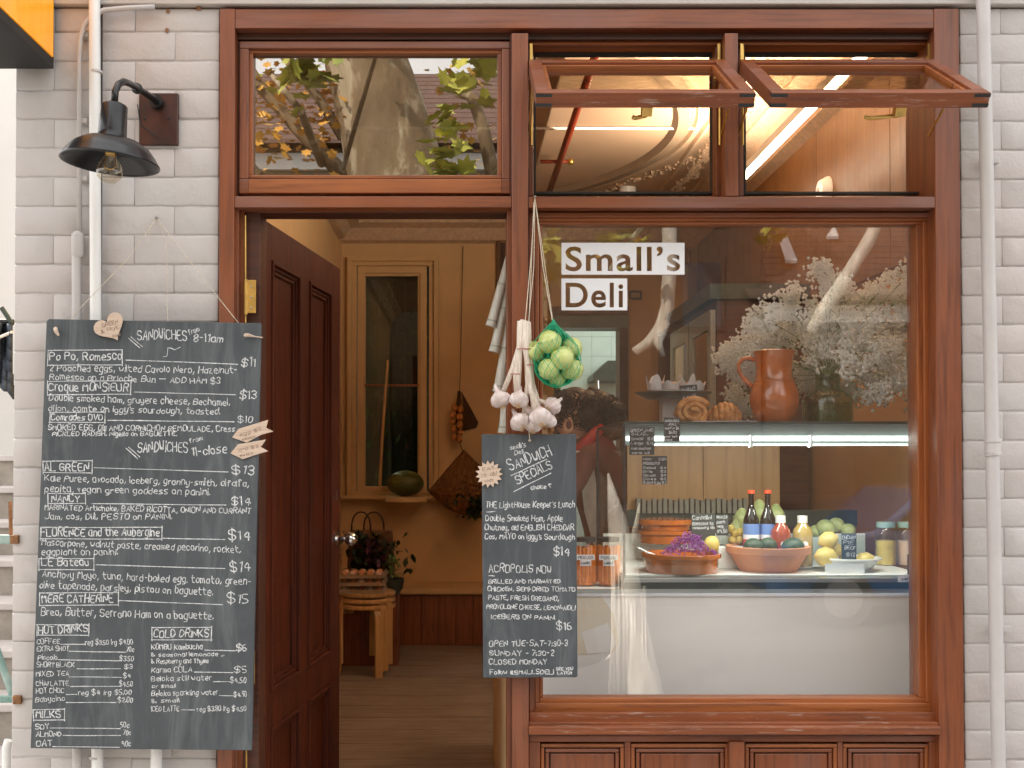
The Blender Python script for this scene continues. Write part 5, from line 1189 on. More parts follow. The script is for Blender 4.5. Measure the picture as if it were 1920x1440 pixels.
# ================================================================ COUNTER AND DISPLAY CASE
yf, yk = .35, 1.09
xl = X(1170, yf); xr = X(1755, yf)
ztop, zdk = Z(790, yf), Z(1084, yf)
ct = thing('counter', 'long white-fronted shop counter standing inside the window', 'counter', (1.0, .7, 0))
MB().box(X(975, yf), xr, yf - .012, yf + .0, 0, Z(1117, yf)).build('front_panel', 'white_panel', ct, bevel=.001)
ps = thing('poster', 'pale cream printed poster low on the counter front beside the narrow chalkboard', 'poster', P(1120, 1235, yf - .013))
_q = lambda a, b, d=0: P(a, b, yf - .0135 - d)
MB().prism([_q(1060, 1118), _q(1128, 1118), _q(1150, 1150), _q(1160, 1200), _q(1153, 1222), _q(1100, 1228), _q(1060, 1226)], (0, .001, 0)).build('paper', 'poster', ps)
MB().prism([_q(1090, 1186, .001), _q(1140, 1168, .001), _q(1156, 1206, .001), _q(1146, 1222, .001), _q(1101, 1226, .001)], (0, .0005, 0)).build('printed_shape', 'white_panel', ps)
MB().box(X(975, yf), xr, yf + .001, yk + .05, 0, Z(1106, yf)).build('carcass', 'white_panel', ct)
MB().box(X(975, yf), xr, yf - .02, yf - .0, Z(1116.5, yf), Z(1112, yf)).build('edge_strip', 'vinyl', ct)
MB().box(X(975, yf), xr, yf - .008, yf + .0, Z(1111.5, yf), Z(1104, yf)).build('metal_trim', 'steel', ct)
dc = thing('display_case', 'glass refrigerated display case with steel trim and a lit tube on the counter', 'display case', (1.2, .7, zdk))
MB().box(xl, xr, yf + .002, yk, Z(1105.5, yf), Z(1092, yf)).build('base_rail', 'dark_steel', dc)
MB().box(xl - .002, xr, yf - .006, yk, Z(1091.8, yf), zdk).build('deck', 'steel', dc, bevel=.001)
MB().box(xl + .01, xr, yf + .06, yk - .05, zdk + .0005, zdk + .004).build('deck_liner', 'white_panel', dc)
g = MB(); g.box(xl + .004, xr, yf, yf + .005, zdk + .001, ztop - .03); g.build('front_glass', 'glass_case', dc)
g = MB(); g.box(xl, xl + .0035, yf + .006, yk - .01, zdk + .005, ztop - .012); g.build('side_glass', 'glass_case', dc)
MB().box(xl - .002, xr, yf - .003, yk, ztop - .010, ztop).build('top_panel', 'dark_steel', dc, bevel=.001)
MB().box(xl + .006, xr, yf + .045, yf + .075, Z(835, yf), ztop - .011).build('light_header', 'header_grey', dc)
MB().box(xl - .004, xl + .0035, yf - .004, yf + .0055, zdk - .01, ztop - .0105).build('corner_trim', 'black', dc)
MB().tube([(xl, yk - .008, zdk), (xl, yk - .008, ztop - .011)], .005, 8).build('rear_trim', 'black', dc)
MB().tube([(xl + .012, yf + .026, Z(822, yf + .02)), (xr - .03, yf + .026, Z(822, yf + .02))], .0075, 12).build('lamp_tube', emit('cool_tube_glow', (.97, 1, .96), 5), dc)
tl = bpy.data.lights.new('case_tube_light', 'AREA'); tl.shape = 'RECTANGLE'; tl.size = xr - xl - .1; tl.size_y = .03; tl.energy = 3.4; tl.color = (1, .97, .88)
tlo = bpy.data.objects.new('case_tube_light', tl); C.objects.link(tlo); tlo.location = ((xl + xr) / 2, yf + .03, Z(838, yf)); tlo.rotation_euler = (math.radians(40), 0, 0)
for px in (1412, 1525): MB().box(X(px, yf) - .003, X(px, yf) + .003, yf + .012, yf + .044, Z(838, yf), Z(815, yf)).build('tube_clip', 'vinyl', dc)
for a, b in ((1176, 1318), (1319, 1462)): MB().box(X(a, yk - .04), X(b, yk - .04), yk - .04, yk - .03, zdk + .12, ztop - .06).build('sliding_back_panel', 'case_ply', dc, bevel=.001)
MB().box(X(1176, yk - .06), xr - .02, yk - .07, yk - .045, Z(985, yk), Z(955, yk)).build('rear_shelf_rail', 'dark_steel', dc)
z_sh = Z(1017, .85)
MB().box(xl + .01, X(1470, .95), .72, .98, z_sh - .006, z_sh - .0005).build('rear_shelf', 'glass_case', dc)
MB().tube([(xl + .03, .85, zdk), (xl + .03, .85, z_sh - .007)], .008, 8).build('shelf_leg', 'steel', dc)
MB().box(xl + .01, xr, .99, 1.0, zdk + .005, Z(1000, 1.0)).build('rear_upstand', 'white_panel', dc)
for i in range(22):
    a = X(1192 + i * 10, 1.02)
    if i < 21: MB().box(a + .001, a + .016, 1.005, 1.03, Z(962, 1.02), Z(934 + (i * 7) % 5, 1.02)).build('grey_packet', 'packet', dc)

def lathe_thing(name, label, cat, px, py_b, y, prof, m, group=None, n=28, zbase=None, sx=1):
    k2 = kk(y); c_ = P(px, py_b, y); 
    if zbase is not None: c_.z = zbase
    o = MB().lathe([(max(r * k2, 1e-4), z * k2) for r, z in prof], c_, n, sx=sx).build(name, m, smooth='auto', origin=c_)
    if label: tag(o, label, cat, group)
    return o, c_, k2
# ---- on top of the case
T0 = ztop
jug = thing('jug', 'glossy terracotta jug with a handle standing in front of the flowers', 'jug', P(1452, 789, .50))
k2 = kk(.50); c_ = P(1452, 789, .50); c_.z = T0
jp = [(1, 0), (31, 0), (34, 3), (41, 18), (46, 38), (46, 50), (42, 66), (36, 80), (33.5, 90), (33.5, 104), (35, 120), (38, 131), (39.5, 134), (37.5, 135), (34, 130), (31, 110), (31, 85), (40, 60), (40, 30), (30, 8), (1, 6)]
MB().lathe([(r * k2, z * k2) for r, z in jp], c_, 40).build('body', 'terra_glaze', jug, smooth='auto')
MB().lathe([(37.3 * k2, 76 * k2), (38.3 * k2, 77.5 * k2), (37 * k2, 79.5 * k2)], c_, 40).build('shoulder_ridge', 'terra_glaze', jug, smooth=True)
MB().tube([c_ + Vector((x * k2, 0, z * k2)) for x, z in ((-36, 118), (-48, 122), (-60, 119), (-67, 110), (-66, 98), (-60, 87), (-50, 76), (-41, 68))], [4.4 * k2] * 2 + [4 * k2] * 4 + [4.4 * k2, 5 * k2], 12).build('handle', 'terra_glaze', jug, smooth=True)
va = thing('vase', 'square-shouldered green glass vase full of stems', 'vase', P(1552, 789, .56)); vy = .56; k2 = kk(vy); vc = P(1552, 789, vy); vc.z = T0
MB().lathe([(44 * k2, 0), (46 * k2, 3 * k2), (46 * k2, 44 * k2), (42 * k2, 52 * k2), (26 * k2, 62 * k2), (22 * k2, 70 * k2), (22 * k2, 88 * k2), (24 * k2, 92 * k2)], vc, 32).build('glass_body', 'glass_green', va, smooth='auto')
MB().lathe([(.0005, .002), (41 * k2, .002), (42.5 * k2, .006), (42.5 * k2, 38 * k2), (.0005, 38 * k2)], vc, 28).build('water', glass('vase_water', .03, (.75, .86, .68)), va)
fb = thing('flower_bouquet', "wide cloud of baby's-breath with tiny white flowers in the green vase", 'flowers', vc + Vector((0, 0, .02)))
stm, flw = MB(), MB(); neck = vc + Vector((0, 0, 88 * k2))
oct_v = [(1, 0, 0), (-1, 0, 0), (0, 1, 0), (0, -1, 0), (0, 0, 1), (0, 0, -1)]; oct_f = [(0, 2, 4), (2, 1, 4), (1, 3, 4), (3, 0, 4), (2, 0, 5), (1, 2, 5), (3, 1, 5), (0, 3, 5)]
clumps = [(1395, 680, 34), (1410, 665, 36), (1365, 665, 22), (1425, 700, 30), (1575, 600, 46), (1610, 660, 50), (1660, 690, 46), (1540, 620, 46), (1395, 655, 34), (1375, 690, 24), (1420, 640, 40), (1440, 600, 40), (1475, 565, 34), (1500, 600, 45), (1545, 590, 40), (1540, 508, 20), (1560, 530, 20), (1585, 555, 36), (1620, 560, 36), (1650, 545, 26), (1700, 520, 24), (1690, 560, 32), (1705, 610, 36),
          (1650, 600, 45), (1590, 630, 50), (1530, 650, 50), (1480, 650, 50), (1440, 680, 36), (1560, 690, 50), (1620, 680, 50), (1680, 665, 45), (1712, 690, 34), (1520, 715, 36), (1600, 725, 34), (1650, 735, 26), (1400, 700, 22), (1380, 740, 18), (1395, 770, 14), (1370, 660, 20), (1690, 720, 26), (1635, 640, 50), (1505, 690, 40), (1670, 620, 40), (1455, 630, 40), (1720, 740, 20)]
for px, py, r in clumps:
    yy = .40 + R_.random() * .34
    if px < 1530 and py > 600: yy = .66 + R_.random() * .12
    c3 = P(px, py, yy); rr_ = r * kk(yy); 
    st_ = neck + Vector((R_.uniform(-.02, .02), R_.uniform(-.02, .02), 0)); mid = (st_ + c3) / 2 + Vector((0, 0, .04))
    foot = vc + Vector((R_.uniform(-.05, .05), R_.uniform(-.05, .05), .01))
    stm.tube([foot, st_, mid, c3], .0009, 4, cap=False)
    for _ in range(int(5 + r / 3.6)):
        d_ = Vector([R_.gauss(0, 1) for _ in range(3)]).normalized() * rr_ * R_.uniform(.3, 1.0)
        e_ = c3 + d_; stm.tube([mid + (c3 - mid) * R_.uniform(.5, 1), (c3 + e_) / 2 + Vector((0, 0, .006)), e_], .0007, 3, cap=False)
        for _ in range(R_.randint(13, 19)):
            p = e_ + Vector([R_.gauss(0, .015) for _ in range(3)])
            for _ in range(R_.choice((1, 2, 2))):
                s_ = R_.uniform(.0042, .0072); o_ = p + Vector([R_.gauss(0, .004) for _ in range(3)])
                flw.add([o_ + Vector((v[0], v[1] * .4, v[2])) * s_ * R_.uniform(.8, 1.2) for v in oct_v], oct_f)
stm.build('fine_stems', 'stem', fb)['kind'] = 'stuff'; flw.build('tiny_blossoms', 'flower', fb)['kind'] = 'stuff'
# cake stand
cs = thing('cake_stand', 'grey metal cake plate raised on a white box', 'cake stand', P(1262, 789, .62)); y_ = .62; k2 = kk(y_); cc = P(1262, 742, y_)
MB().lathe([(.001, -6 * k2), (50 * k2, -6 * k2), (58 * k2, -1 * k2), (72 * k2, 5 * k2), (72 * k2, 6.5 * k2), (57 * k2, 1 * k2), (48 * k2, -4 * k2), (.001, -4 * k2)], cc, 36).build('plate', 'steel', cs, smooth='auto')
MB().box(X(1240, y_), X(1284, y_), y_ - .03, y_ + .04, T0, cc.z - 6.2 * k2).build('box', 'label_white', cs, bevel=.001)
for i, (px, yy, h, w_) in enumerate(((1229, .60, 38, 'left end of the cake plate'), (1258, .58, 26, 'middle of the cake plate'), (1288, .62, 40, 'right of the plate behind the card'), (1306, .66, 28, 'right end of the cake plate'))):
    k3 = kk(yy); c3 = Vector((X(px, yy), yy, cc.z - 4 * k2)); t = thing('muffin', 'muffin in white tulip paper at the %s' % w_, 'muffin', c3, 'muffins on the cake plate')
    m_ = MB(); n = 32; vs = []
    for j, (r, z) in enumerate(((12, 0), (14, 12), (15.5, 22))):
        for q in range(n): a = 2 * math.pi * q / n; vs.append(c3 + Vector((r * k3 * math.cos(a), r * k3 * math.sin(a), z * k3)))
    for q in range(n):
        a = 2 * math.pi * q / n; pk = abs(math.cos(2 * a + i)) ** 1.5; rz = 24 + (h + 5 - 24) * pk; vs.append(c3 + Vector(((16 + 2 * pk) * k3 * math.cos(a), (16 + 2 * pk) * k3 * math.sin(a), rz * k3)))
    m_.add(vs, [(j * n + q, j * n + (q + 1) % n, (j + 1) * n + (q + 1) % n, (j + 1) * n + q) for j in range(3) for q in range(n)])
    m_.build('paper_case', 'paper', t, smooth='auto')
    MB().lathe([(13 * k3, 1 * k3), (14.6 * k3, 11 * k3), (13.9 * k3, 20 * k3), (9 * k3, 27 * k3), (.001, 30 * k3)], c3, 20).build('sponge', 'cake', t, smooth=True)
    MB().lathe([(12.25 * k3, .5 * k3), (13.9 * k3, 9.5 * k3)], c3 + Vector((0, 0, .0004)), 24, sx=1.025, sy=1.025).build('baked_side', 'cake', t)
def card(name, label, x0, y0, x1, y1, yy, lines, m='tagcard', ink='chalk', rot=0, w=.9, group='handwritten price cards'):
    t = thing(name, label, 'price card', P((x0 + x1) / 2, y1, yy), group)
    cxp, cyp = (x0 + x1) / 2, (y0 + y1) / 2; r = math.radians(rot)
    def tr(px, py, off=0): 
        dx, dy = px - cxp, py - cyp; return P(cxp + dx * math.cos(r) - dy * math.sin(r), cyp + dx * math.sin(r) + dy * math.cos(r), yy - off)
    MB().prism([tr(x0, y0), tr(x1, y0), tr(x1, y1), tr(x0, y1)], (0, .002, 0)).build('card', m, t)
    c_ = Chalk(lambda a, b: tr(a, b, .0006), w)
    for l in lines: c_.text(*l)
    if c_.mb.v: c_.mb.build('writing', ink, t)
    return t
card('price_card', 'small black price card leaning before the muffins', 1276, 722, 1308, 755, .50, [("Yoghurt", 1280, 734, 1305, 731, 7), ("$4.50", 1281, 751, 1304, 748, 8)], rot=-4)
card('price_card', 'black price card at the top edge of the case glass', 1245, 783, 1275, 828, yf - .006, [("RHUBARB &", 1247, 791, 1273, 791, 4), ("APPLE", 1253, 798, 1268, 798, 4), ("MUFFIN $5", 1247, 805, 1273, 805, 4), ("$6.00", 1254, 813, 1268, 813, 5), ("pear tart", 1247, 820, 1270, 820, 3.5), ("slice", 1247, 826, 1260, 826, 3.5)])
card('price_card', 'upper black price card taped on the left of the case glass', 1180, 801, 1227, 853, yf - .006, [("GREEN JARS", 1182, 809, 1225, 809, 5), ("SALAD...", 1184, 816, 1215, 816, 5), ("Small  $8", 1183, 825, 1225, 825, 4.5), ("Large  $12", 1183, 833, 1225, 833, 4.5), ("Add chicken", 1183, 843, 1220, 843, 4.5), ("serve 4.0", 1185, 851, 1218, 851, 4.5)])
card('price_card', 'lower black price card taped on the left of the case glass', 1204, 855, 1251, 908, yf - .006, [("Ham    2.50", 1206, 863, 1249, 863, 4.5), ("PROSCIUTTO", 1206, 871, 1236, 871, 4.5), ("Salami   $4", 1206, 879, 1249, 879, 4), ("Brie    $3", 1206, 886, 1249, 886, 4), ("Gouda   $4", 1206, 893, 1249, 893, 4), ("Olives  $5", 1206, 900, 1249, 900, 4), ("Boiled Egg $2", 1206, 907, 1249, 907, 4.5)])
card('price_card', 'wide black price card standing behind the cabbage dish', 1297, 963, 1341, 1015, .60, [("Cannellini", 1299, 975, 1334, 973, 7), ("Beetroot to", 1299, 985, 1337, 984, 6), ("rosemary dip", 1299, 992, 1340, 991, 4.5)], rot=0)
card('price_card', 'narrow black price card beside the lemon jar', 1343, 965, 1366, 1004, .61, [("ROAST", 1344, 972, 1364, 972, 5), ("pork", 1344, 981, 1360, 981, 5), ("veg", 1344, 989, 1356, 989, 5), ("$9.50", 1344, 999, 1363, 999, 6)])
card('price_card', 'grey price card standing in the white lemon bowl', 1578, 1000, 1606, 1052, .50, [("CHICKEN", 1579, 1011, 1604, 1011, 6), ("PIE", 1581, 1020, 1600, 1020, 6), ("BEEF", 1584, 1030, 1604, 1030, 6), ("$12", 1587, 1043, 1603, 1043, 7)])
card('price_card', 'blank white card against the front of the lemon bowl', 1547, 1057, 1621, 1082, .44, [], m='label_white')
card('price_card', 'small white ticket at the right end of the case deck', 1684, 1078, 1720, 1091, .342, [("serve", 1690, 1088, 1715, 1087, 5)], m='label_white', ink='hair')
# pastries on paper tray
yt = .47
tp = MB(); tp.box(X(1292, yt), X(1412, yt), yt - .06, yt + .07, T0 + .0005, T0 + .0035); tr_ = tp.build('tray_liner', 'paper', bevel=.001); tag(tr_, 'white paper-lined tray under the two pastries', 'tray')
def pastry(px, w, h, label, mode):
    t = thing('pastry', label, 'pastry', Vector((X(px, yt), yt, T0 + .004)), 'pastries on top of the case'); k3 = kk(yt); c3 = Vector((X(px, yt), yt, T0 + .0045))
    if mode == 0:   # snail: spiral rope standing on its edge side
        pts = []; rad = []
        for j in range(60):
            a = j / 59; th = a * 4.6 * math.pi + .5; r = (w / 2 - 7) * k3 * (1 - a * .80)
            pts.append(c3 + Vector((r * math.cos(th), -.012 - a * .018, (h * .45) * k3 + r * math.sin(th) * .82))); rad.append(7.2 * k3 * (1 - a * .35))
        for i_ in range(len(pts)): pts[i_].z = max(pts[i_].z, c3.z + rad[i_] * .7)
        MB().tube(pts, rad, 10).build('coiled_dough', 'pastry', t, smooth=True)
        MB().ball(c3 + Vector((0, .012, h * .42 * k3)), w * .44 * k3, 20, 10, sy=.6, sz=h / w * .9).build('dough_body', 'pastry', t, smooth=True)
    else:
        for s_ in range(7):
            u = (s_ - 3) / 3; r = (h * .5) * (1 - .42 * u * u)
            MB().ball(c3 + Vector((u * w * .36 * k3, .01 + .02 * u * u, r * .95 * k3)), r * k3, 16, 10, sx=.62, sy=1.1, jit=.03).build('crust_segment', 'pastry', t, smooth=True)
pastry(1298, 78, 34, 'coiled golden pastry scroll, the left of two on the tray', 0)
pastry(1362, 74, 38, 'golden segmented croissant, the right of two on the tray', 1)
# ---- inside the case
DK = zdk + .0045
def dish(name, label, px, py_t, py_b, y, wt, wb, m, rim=5, zb=None, cat='dish'):
    k3 = kk(y); h = (py_b - py_t); c3 = Vector((X(px, y), y, zb if zb is not None else DK))
    o = MB().lathe([(.001, 0), (wb * k3, 0), (wt * .93 * k3, (h - rim) * k3), (wt * .94 * k3, (h - rim) * k3), (wt * k3, (h - rim) * k3), (wt * k3, h * k3), (wt * .90 * k3, h * k3), (wb * .9 * k3, 4 * k3), (.001, 4 * k3)], c3, 40).build(name, m, smooth='auto', bevel=.0012)
    tag(o, label, cat); return c3, k3
c3, k3 = dish('baking_dish', 'glazed orange terracotta dish on the rear shelf of the case', 1247, 972, 995, .85, 52, 48, 'terra_glaze', zb=z_sh, rim=6)
c3b = c3 + Vector((0, 0, 23 * k3)); o = MB().lathe([(.001, 0), (44 * k3, 0), (47 * k3, 12 * k3), (51 * k3, 12 * k3), (51 * k3, 21 * k3), (46 * k3, 21 * k3), (.001, 5 * k3)], c3b, 40).build('baking_dish', 'terra_glaze', smooth='auto')
tag(o, 'glazed orange terracotta dish stacked on top of another on the rear shelf', 'dish')
c3, k3 = dish('salad_dish', 'round terracotta dish of shredded purple cabbage at the front of the case', 1276, 1045, 1080, .52, 74, 66, 'terra_glaze', rim=8)
cb_ = MB()
for _ in range(300):
    a, r = R_.uniform(0, 6.28), R_.random() ** .6 * 50 * k3; h = 48 * k3 * max(0, 1 - (r / (52 * k3)) ** 1.4) * R_.uniform(.6, 1) + 28 * k3
    p = c3 + Vector((16 * k3 + r * math.cos(a) * 1.05, r * math.sin(a) * .8, h)); d_ = Vector([R_.gauss(0, 1) for _ in range(3)]).normalized() * R_.uniform(.006, .014)
    cb_.tube([p - d_, p + Vector((0, 0, .003)), p + d_], .0016, 4)
o = cb_.build('shredded_cabbage', 'cabbage'); tag(o, 'mound of shredded purple cabbage in the front terracotta dish', 'cabbage'); o['kind'] = 'stuff'
o = MB().ball(c3 + Vector((58 * k3, .01, 48 * k3)), 15 * k3, 20, 12, sz=1.25, rot=Matrix.Rotation(.3, 3, 'Y')).build('lemon', 'lemon', smooth=True); tag(o, 'yellow lemon resting at the right of the purple cabbage', 'lemon', 'lemons in the case')
tg = thing('tongs', 'steel serving tongs resting on the rim of the cabbage dish', 'tongs', P(1215, 1035, .46))
for dy in (-.004, .010): MB().tube([P(1183, 1021, .46 + dy), P(1215, 1036, .46 + dy * .6), P(1250, 1049, .48)], [.003, .004, .005], 8).build('arm', 'chrome', tg, smooth=True)
c3, k3 = dish('terracotta_bowl', 'wide matt terracotta bowl holding bottles and avocados', 1439, 1035, 1081, .56, 77, 52, 'terra', rim=13, cat='bowl')
def bottle(label, px, pb, pt, hw, y, body, cap, capm, lbl, cat='bottle', grp=None, zb=None):
    k3 = kk(y); H = (pb - pt); c_ = Vector((X(px, y), y, zb if zb is not None else P(px, pb, y).z)); t = thing('bottle', label, cat, c_, grp)
    if cap == 'crown': pr = [(.001, 0), (hw, 1), (hw, H * .58), (hw * .9, H * .64), (hw * .55, H * .73), (hw * .36, H * .80), (hw * .34, H * .97), (.001, H * .97)]
    else: pr = [(.001, 0), (hw * .96, 1), (hw, H * .1), (hw, H * .62), (hw * .92, H * .72), (hw * .5, H * .83), (hw * .42, H * .88), (.001, H * .88)]
    MB().lathe([(r * k3, z * k3) for r, z in pr], c_, 28).build('glass_body', body, t, smooth='auto')
    z0, z1 = (.955, 1.0) if cap == 'crown' else (.86, 1.0); r = hw * (.46 if cap == 'crown' else .50)
    MB().lathe([(r * k3, z0 * H * k3), (r * k3, z1 * H * k3), (.001, z1 * H * k3)], c_, 20).build('cap', capm, t, smooth='auto')
    if lbl:
        for a, b, m in ((.27, .36, 'label_red'), (.36, .42, 'label_white'), (.42, .56, 'label_blue')): MB().lathe([((hw + .5) * k3, a * H * k3), ((hw + .5) * k3, b * H * k3)], c_, 28).build('label_band', m, t, smooth='auto')
        MB().lathe([(hw * .72 * k3, .60 * H * k3), (hw * .38 * k3, .80 * H * k3)], c_, 6, sx=.3, sy=1.12).build('neck_label', 'label_white', t)
    else:
        MB().ball(c_ + Vector((0, -(hw + .2) * k3, H * .45 * k3)), hw * .28 * k3, 12, 6, sy=.15).build('round_label', 'label_white', t)
bg_ = 'bottles standing in the terracotta bowl'
bottle('dark cola bottle with red cap, the left one in the terracotta bowl', 1408, 1062, 919, 14.5, .60, 'cola', 'crown', 'cap_red', True, grp=bg_)
bottle('dark cola bottle with red cap, the right one in the terracotta bowl', 1439, 1062, 919, 14.5, .61, 'cola', 'crown', 'cap_red', True, grp=bg_)
bottle('round bottle of red juice with a white cap beside the cola', 1463, 1062, 967, 18.5, .57, 'juice_red', 'screw', 'cap_white', False, grp=bg_)
bottle('bottle of cloudy yellow juice with a white cap', 1504, 1062, 967, 18.5, .59, 'juice_yellow', 'screw', 'cap_white', False, grp=bg_)
for px, py, r, yy, w_ in ((1413, 1026, 18, .50, 'left'), (1440, 1023, 16, .51, 'middle'), (1487, 1027, 20, .50, 'right, largest')):
    o = MB().ball(P(px, py, yy), r * kk(yy), 20, 12, sx=1.08, sz=.95, jit=.01).build('avocado', 'avocado', smooth=True); tag(o, 'dark avocado at the %s of the terracotta bowl' % w_ if w_ != 'right, largest' else 'paler large avocado at the right of the terracotta bowl', 'avocado', 'avocados in the bowl')
for px, py, r, yy, w_ in ((1391, 975, 18, .80, 'left of the cola bottles'), (1424, 962, 20, .82, 'between the two cola bottles'), (1455, 966, 17, .81, 'right of the cola bottles'), (1380, 992, 14, .78, 'low behind the lemon jar')):
    o = MB().lathe([(max(.001, a * r * kk(yy)), z * r * kk(yy)) for a, z in ((.0, -1), (.6, -.9), (1, -.3), (.9, .3), (.5, .9), (.3, 1.2), (0, 1.3))], P(px, py, yy), 20).build('pear', 'pear', smooth=True); tag(o, 'green pear heaped at the back of the case, %s' % w_, 'pear', 'green fruit at the back of the case')
for i, (px, py, r, yy, w_) in enumerate(((1548, 990, 18, .78, 'left'), (1568, 984, 15, .82, 'top'), (1590, 994, 14, .80, 'right'), (1530, 996, 13, .80, 'far left'))):
    o = MB().ball(P(px, py, yy), r * kk(yy), 18, 12, sz=.9, jit=.01).build('green_apple', 'pear', smooth=True); tag(o, 'pale green apple piled behind the lemon bowl, %s of the pile' % w_, 'apple', 'green fruit at the back of the case')
# box raising the rear fruit
tag(MB().box(X(1370, .82), X(1690, .82), .74, .96, DK, Z(1008, .80)).build('glass_tray', 'glass_case', bevel=.002), 'clear tray raising the green fruit at the back of the case', 'tray')
# lemon jar, block, white bowl
jy = .66; k3 = kk(jy); jc = P(1380, 1022, jy)
tag(MB().box(X(1340, jy), X(1397, jy), jy - .05, jy + .06, DK, jc.z - .001).build('white_block', 'white_ceramic', bevel=.004), 'white block under the jar of preserved lemons', 'block')
lj = thing('lemon_jar', 'glass jar of preserved yellow lemons on the white block', 'jar', jc)
MB().lathe([(17 * k3, .001), (18 * k3, 3 * k3), (18 * k3, 40 * k3), (15 * k3, 46 * k3), (15 * k3, 50 * k3)], jc, 24).build('glass_body', 'glass_jar', lj, smooth='auto')
for dx, dz in ((-7, 9), (6, 10), (-2, 22), (8, 24), (-9, 30)): MB().ball(jc + Vector((dx * k3, 0, dz * k3)), 8 * k3, 12, 8).build('lemon_piece', 'lemon', lj, smooth=True)
wy = .56; k3 = kk(wy)
c3, k3 = dish('white_bowl', 'white bowl of lemons at the right of the case', 1588, 1057, 1082, wy, 61, 38, 'white_ceramic', rim=3, cat='bowl')
for px, py, r, yy, w_ in ((1548, 1044, 19, .52, 'lower left in the white bowl'), (1553, 1013, 17, .56, 'topmost above the white bowl'), (1621, 1052, 17, .53, 'right in the white bowl'), (1590, 1048, 15, .60, 'behind the grey price card'), (1562, 1030, 16, .60, 'middle of the heap in the white bowl')):
    o = MB().lathe([(max(.001, a * r * kk(yy)), z * r * kk(yy)) for a, z in ((0, -1.2), (.2, -1.1), (.75, -.7), (1, 0), (.75, .7), (.2, 1.1), (0, 1.2))], P(px, py, yy), 20, rot=Matrix.Rotation(R_.uniform(.8, 2), 3, 'Y')).build('lemon', 'lemon', smooth=True); tag(o, 'yellow lemon %s' % w_, 'lemon', 'lemons in the case')
for px, w_ in ((1660, 'left'), (1700, 'right')):
    k3 = kk(.75); jc = Vector((X(px, .75), .75, DK)); t = thing('teal_jar', 'clear jar with teal lid at the right end of the case, %s one' % w_, 'jar', jc, 'teal lidded jars')
    MB().lathe([(18 * k3, .001), (19 * k3, 4 * k3), (19 * k3, 62 * k3), (15 * k3, 70 * k3)], jc, 24).build('glass_body', 'glass_jar', t, smooth='auto')
    MB().lathe([(.001, .002), (17 * k3, .002), (17 * k3, 45 * k3), (.001, 47 * k3)], jc, 20).build('contents', 'lemon' if px < 1680 else 'egg_pale', t, smooth='auto')
    MB().lathe([(17 * k3, 70 * k3), (17 * k3, 80 * k3), (.001, 81 * k3)], jc, 24).build('lid', 'label_blue' if 0 else 'green_paint', t, smooth='auto')
tm_ = thing('thermometer', 'small black fridge thermometer at the right end of the case', 'thermometer', P(1711, 1078, .40))
MB().box(X(1704, .40), X(1719, .40), .40, .42, DK, Z(1040, .40)).build('body', 'black', tm_, bevel=.002); MB().box(X(1706, .40), X(1717, .40), .398, .3998, Z(1056, .40), Z(1046, .40)).build('screen', 'steel', tm_)
# carrot jars
for px, w_, hw in ((1097, 'left, half hidden by the narrow chalkboard', 22), (1140, 'right, beside the display case', 23)):
    yy = .47; k3 = kk(yy); jc = Vector((X(px, yy), yy, Z(1106, yf) + .001)); H = Z(1015, yy) - jc.z; t = thing('carrot_jar', 'jar packed with pickled carrot sticks, the %s' % w_ if 'hidden b' not in w_[:8] else 'jar packed with pickled carrot sticks, %s' % w_, 'jar', jc, 'jars of pickled carrots')
    MB().lathe([(hw * .95 * k3, .001), (hw * k3, .005), (hw * k3, H * .88), (hw * .82 * k3, H * .97), (hw * .82 * k3, H)], jc, 28).build('glass_body', 'glass_jar', t, smooth='auto')
    MB().lathe([(hw * .9 * k3, H), (hw * .9 * k3, H + .014), (.001, H + .015)], jc, 28).build('lid', 'black', t, smooth='auto')
    MB().lathe([(.001, .003), (hw * .74 * k3, .003), (hw * .74 * k3, H * .86), (.001, H * .88)], jc, 20).build('packed_carrots', 'carrot', t)
    for i in range(26):
        a = 2 * math.pi * i / 17 if i < 17 else 2 * math.pi * i / 9; r = hw * (.82 if i < 17 else .45) * k3; z0 = R_.uniform(.004, .02); z1 = H * R_.uniform(.82, .93)
        MB().tube([jc + Vector((r * math.cos(a), r * math.sin(a), z0)), jc + Vector((r * math.cos(a + .05), r * math.sin(a + .05), z1))], [.0068, .0058], 6).build('carrot_stick', 'carrot', t, smooth='auto')
    lp = MB(); fr_y = yy - hw * k3 - .0012
    lp.box(X(px - 17, fr_y), X(px + 18, fr_y), fr_y - .0005, fr_y, Z(1050, fr_y), Z(1040, fr_y)); lp.box(X(px - 9, fr_y), X(px + 11, fr_y), fr_y - .0005, fr_y, Z(1061, fr_y), Z(1050.1, fr_y)); l_ = lp.build('paper_label', 'label_white', t)
    c_ = Chalk(lambda a, b: P(a, b, fr_y - .0012), .8); c_.text("PICKLED", px - 13, 1048, px + 14, 1048, 5); c_.text("CARROT", px - 7, 1058, px + 9, 1058, 4); c_.mb.build('writing', 'hair', l_)

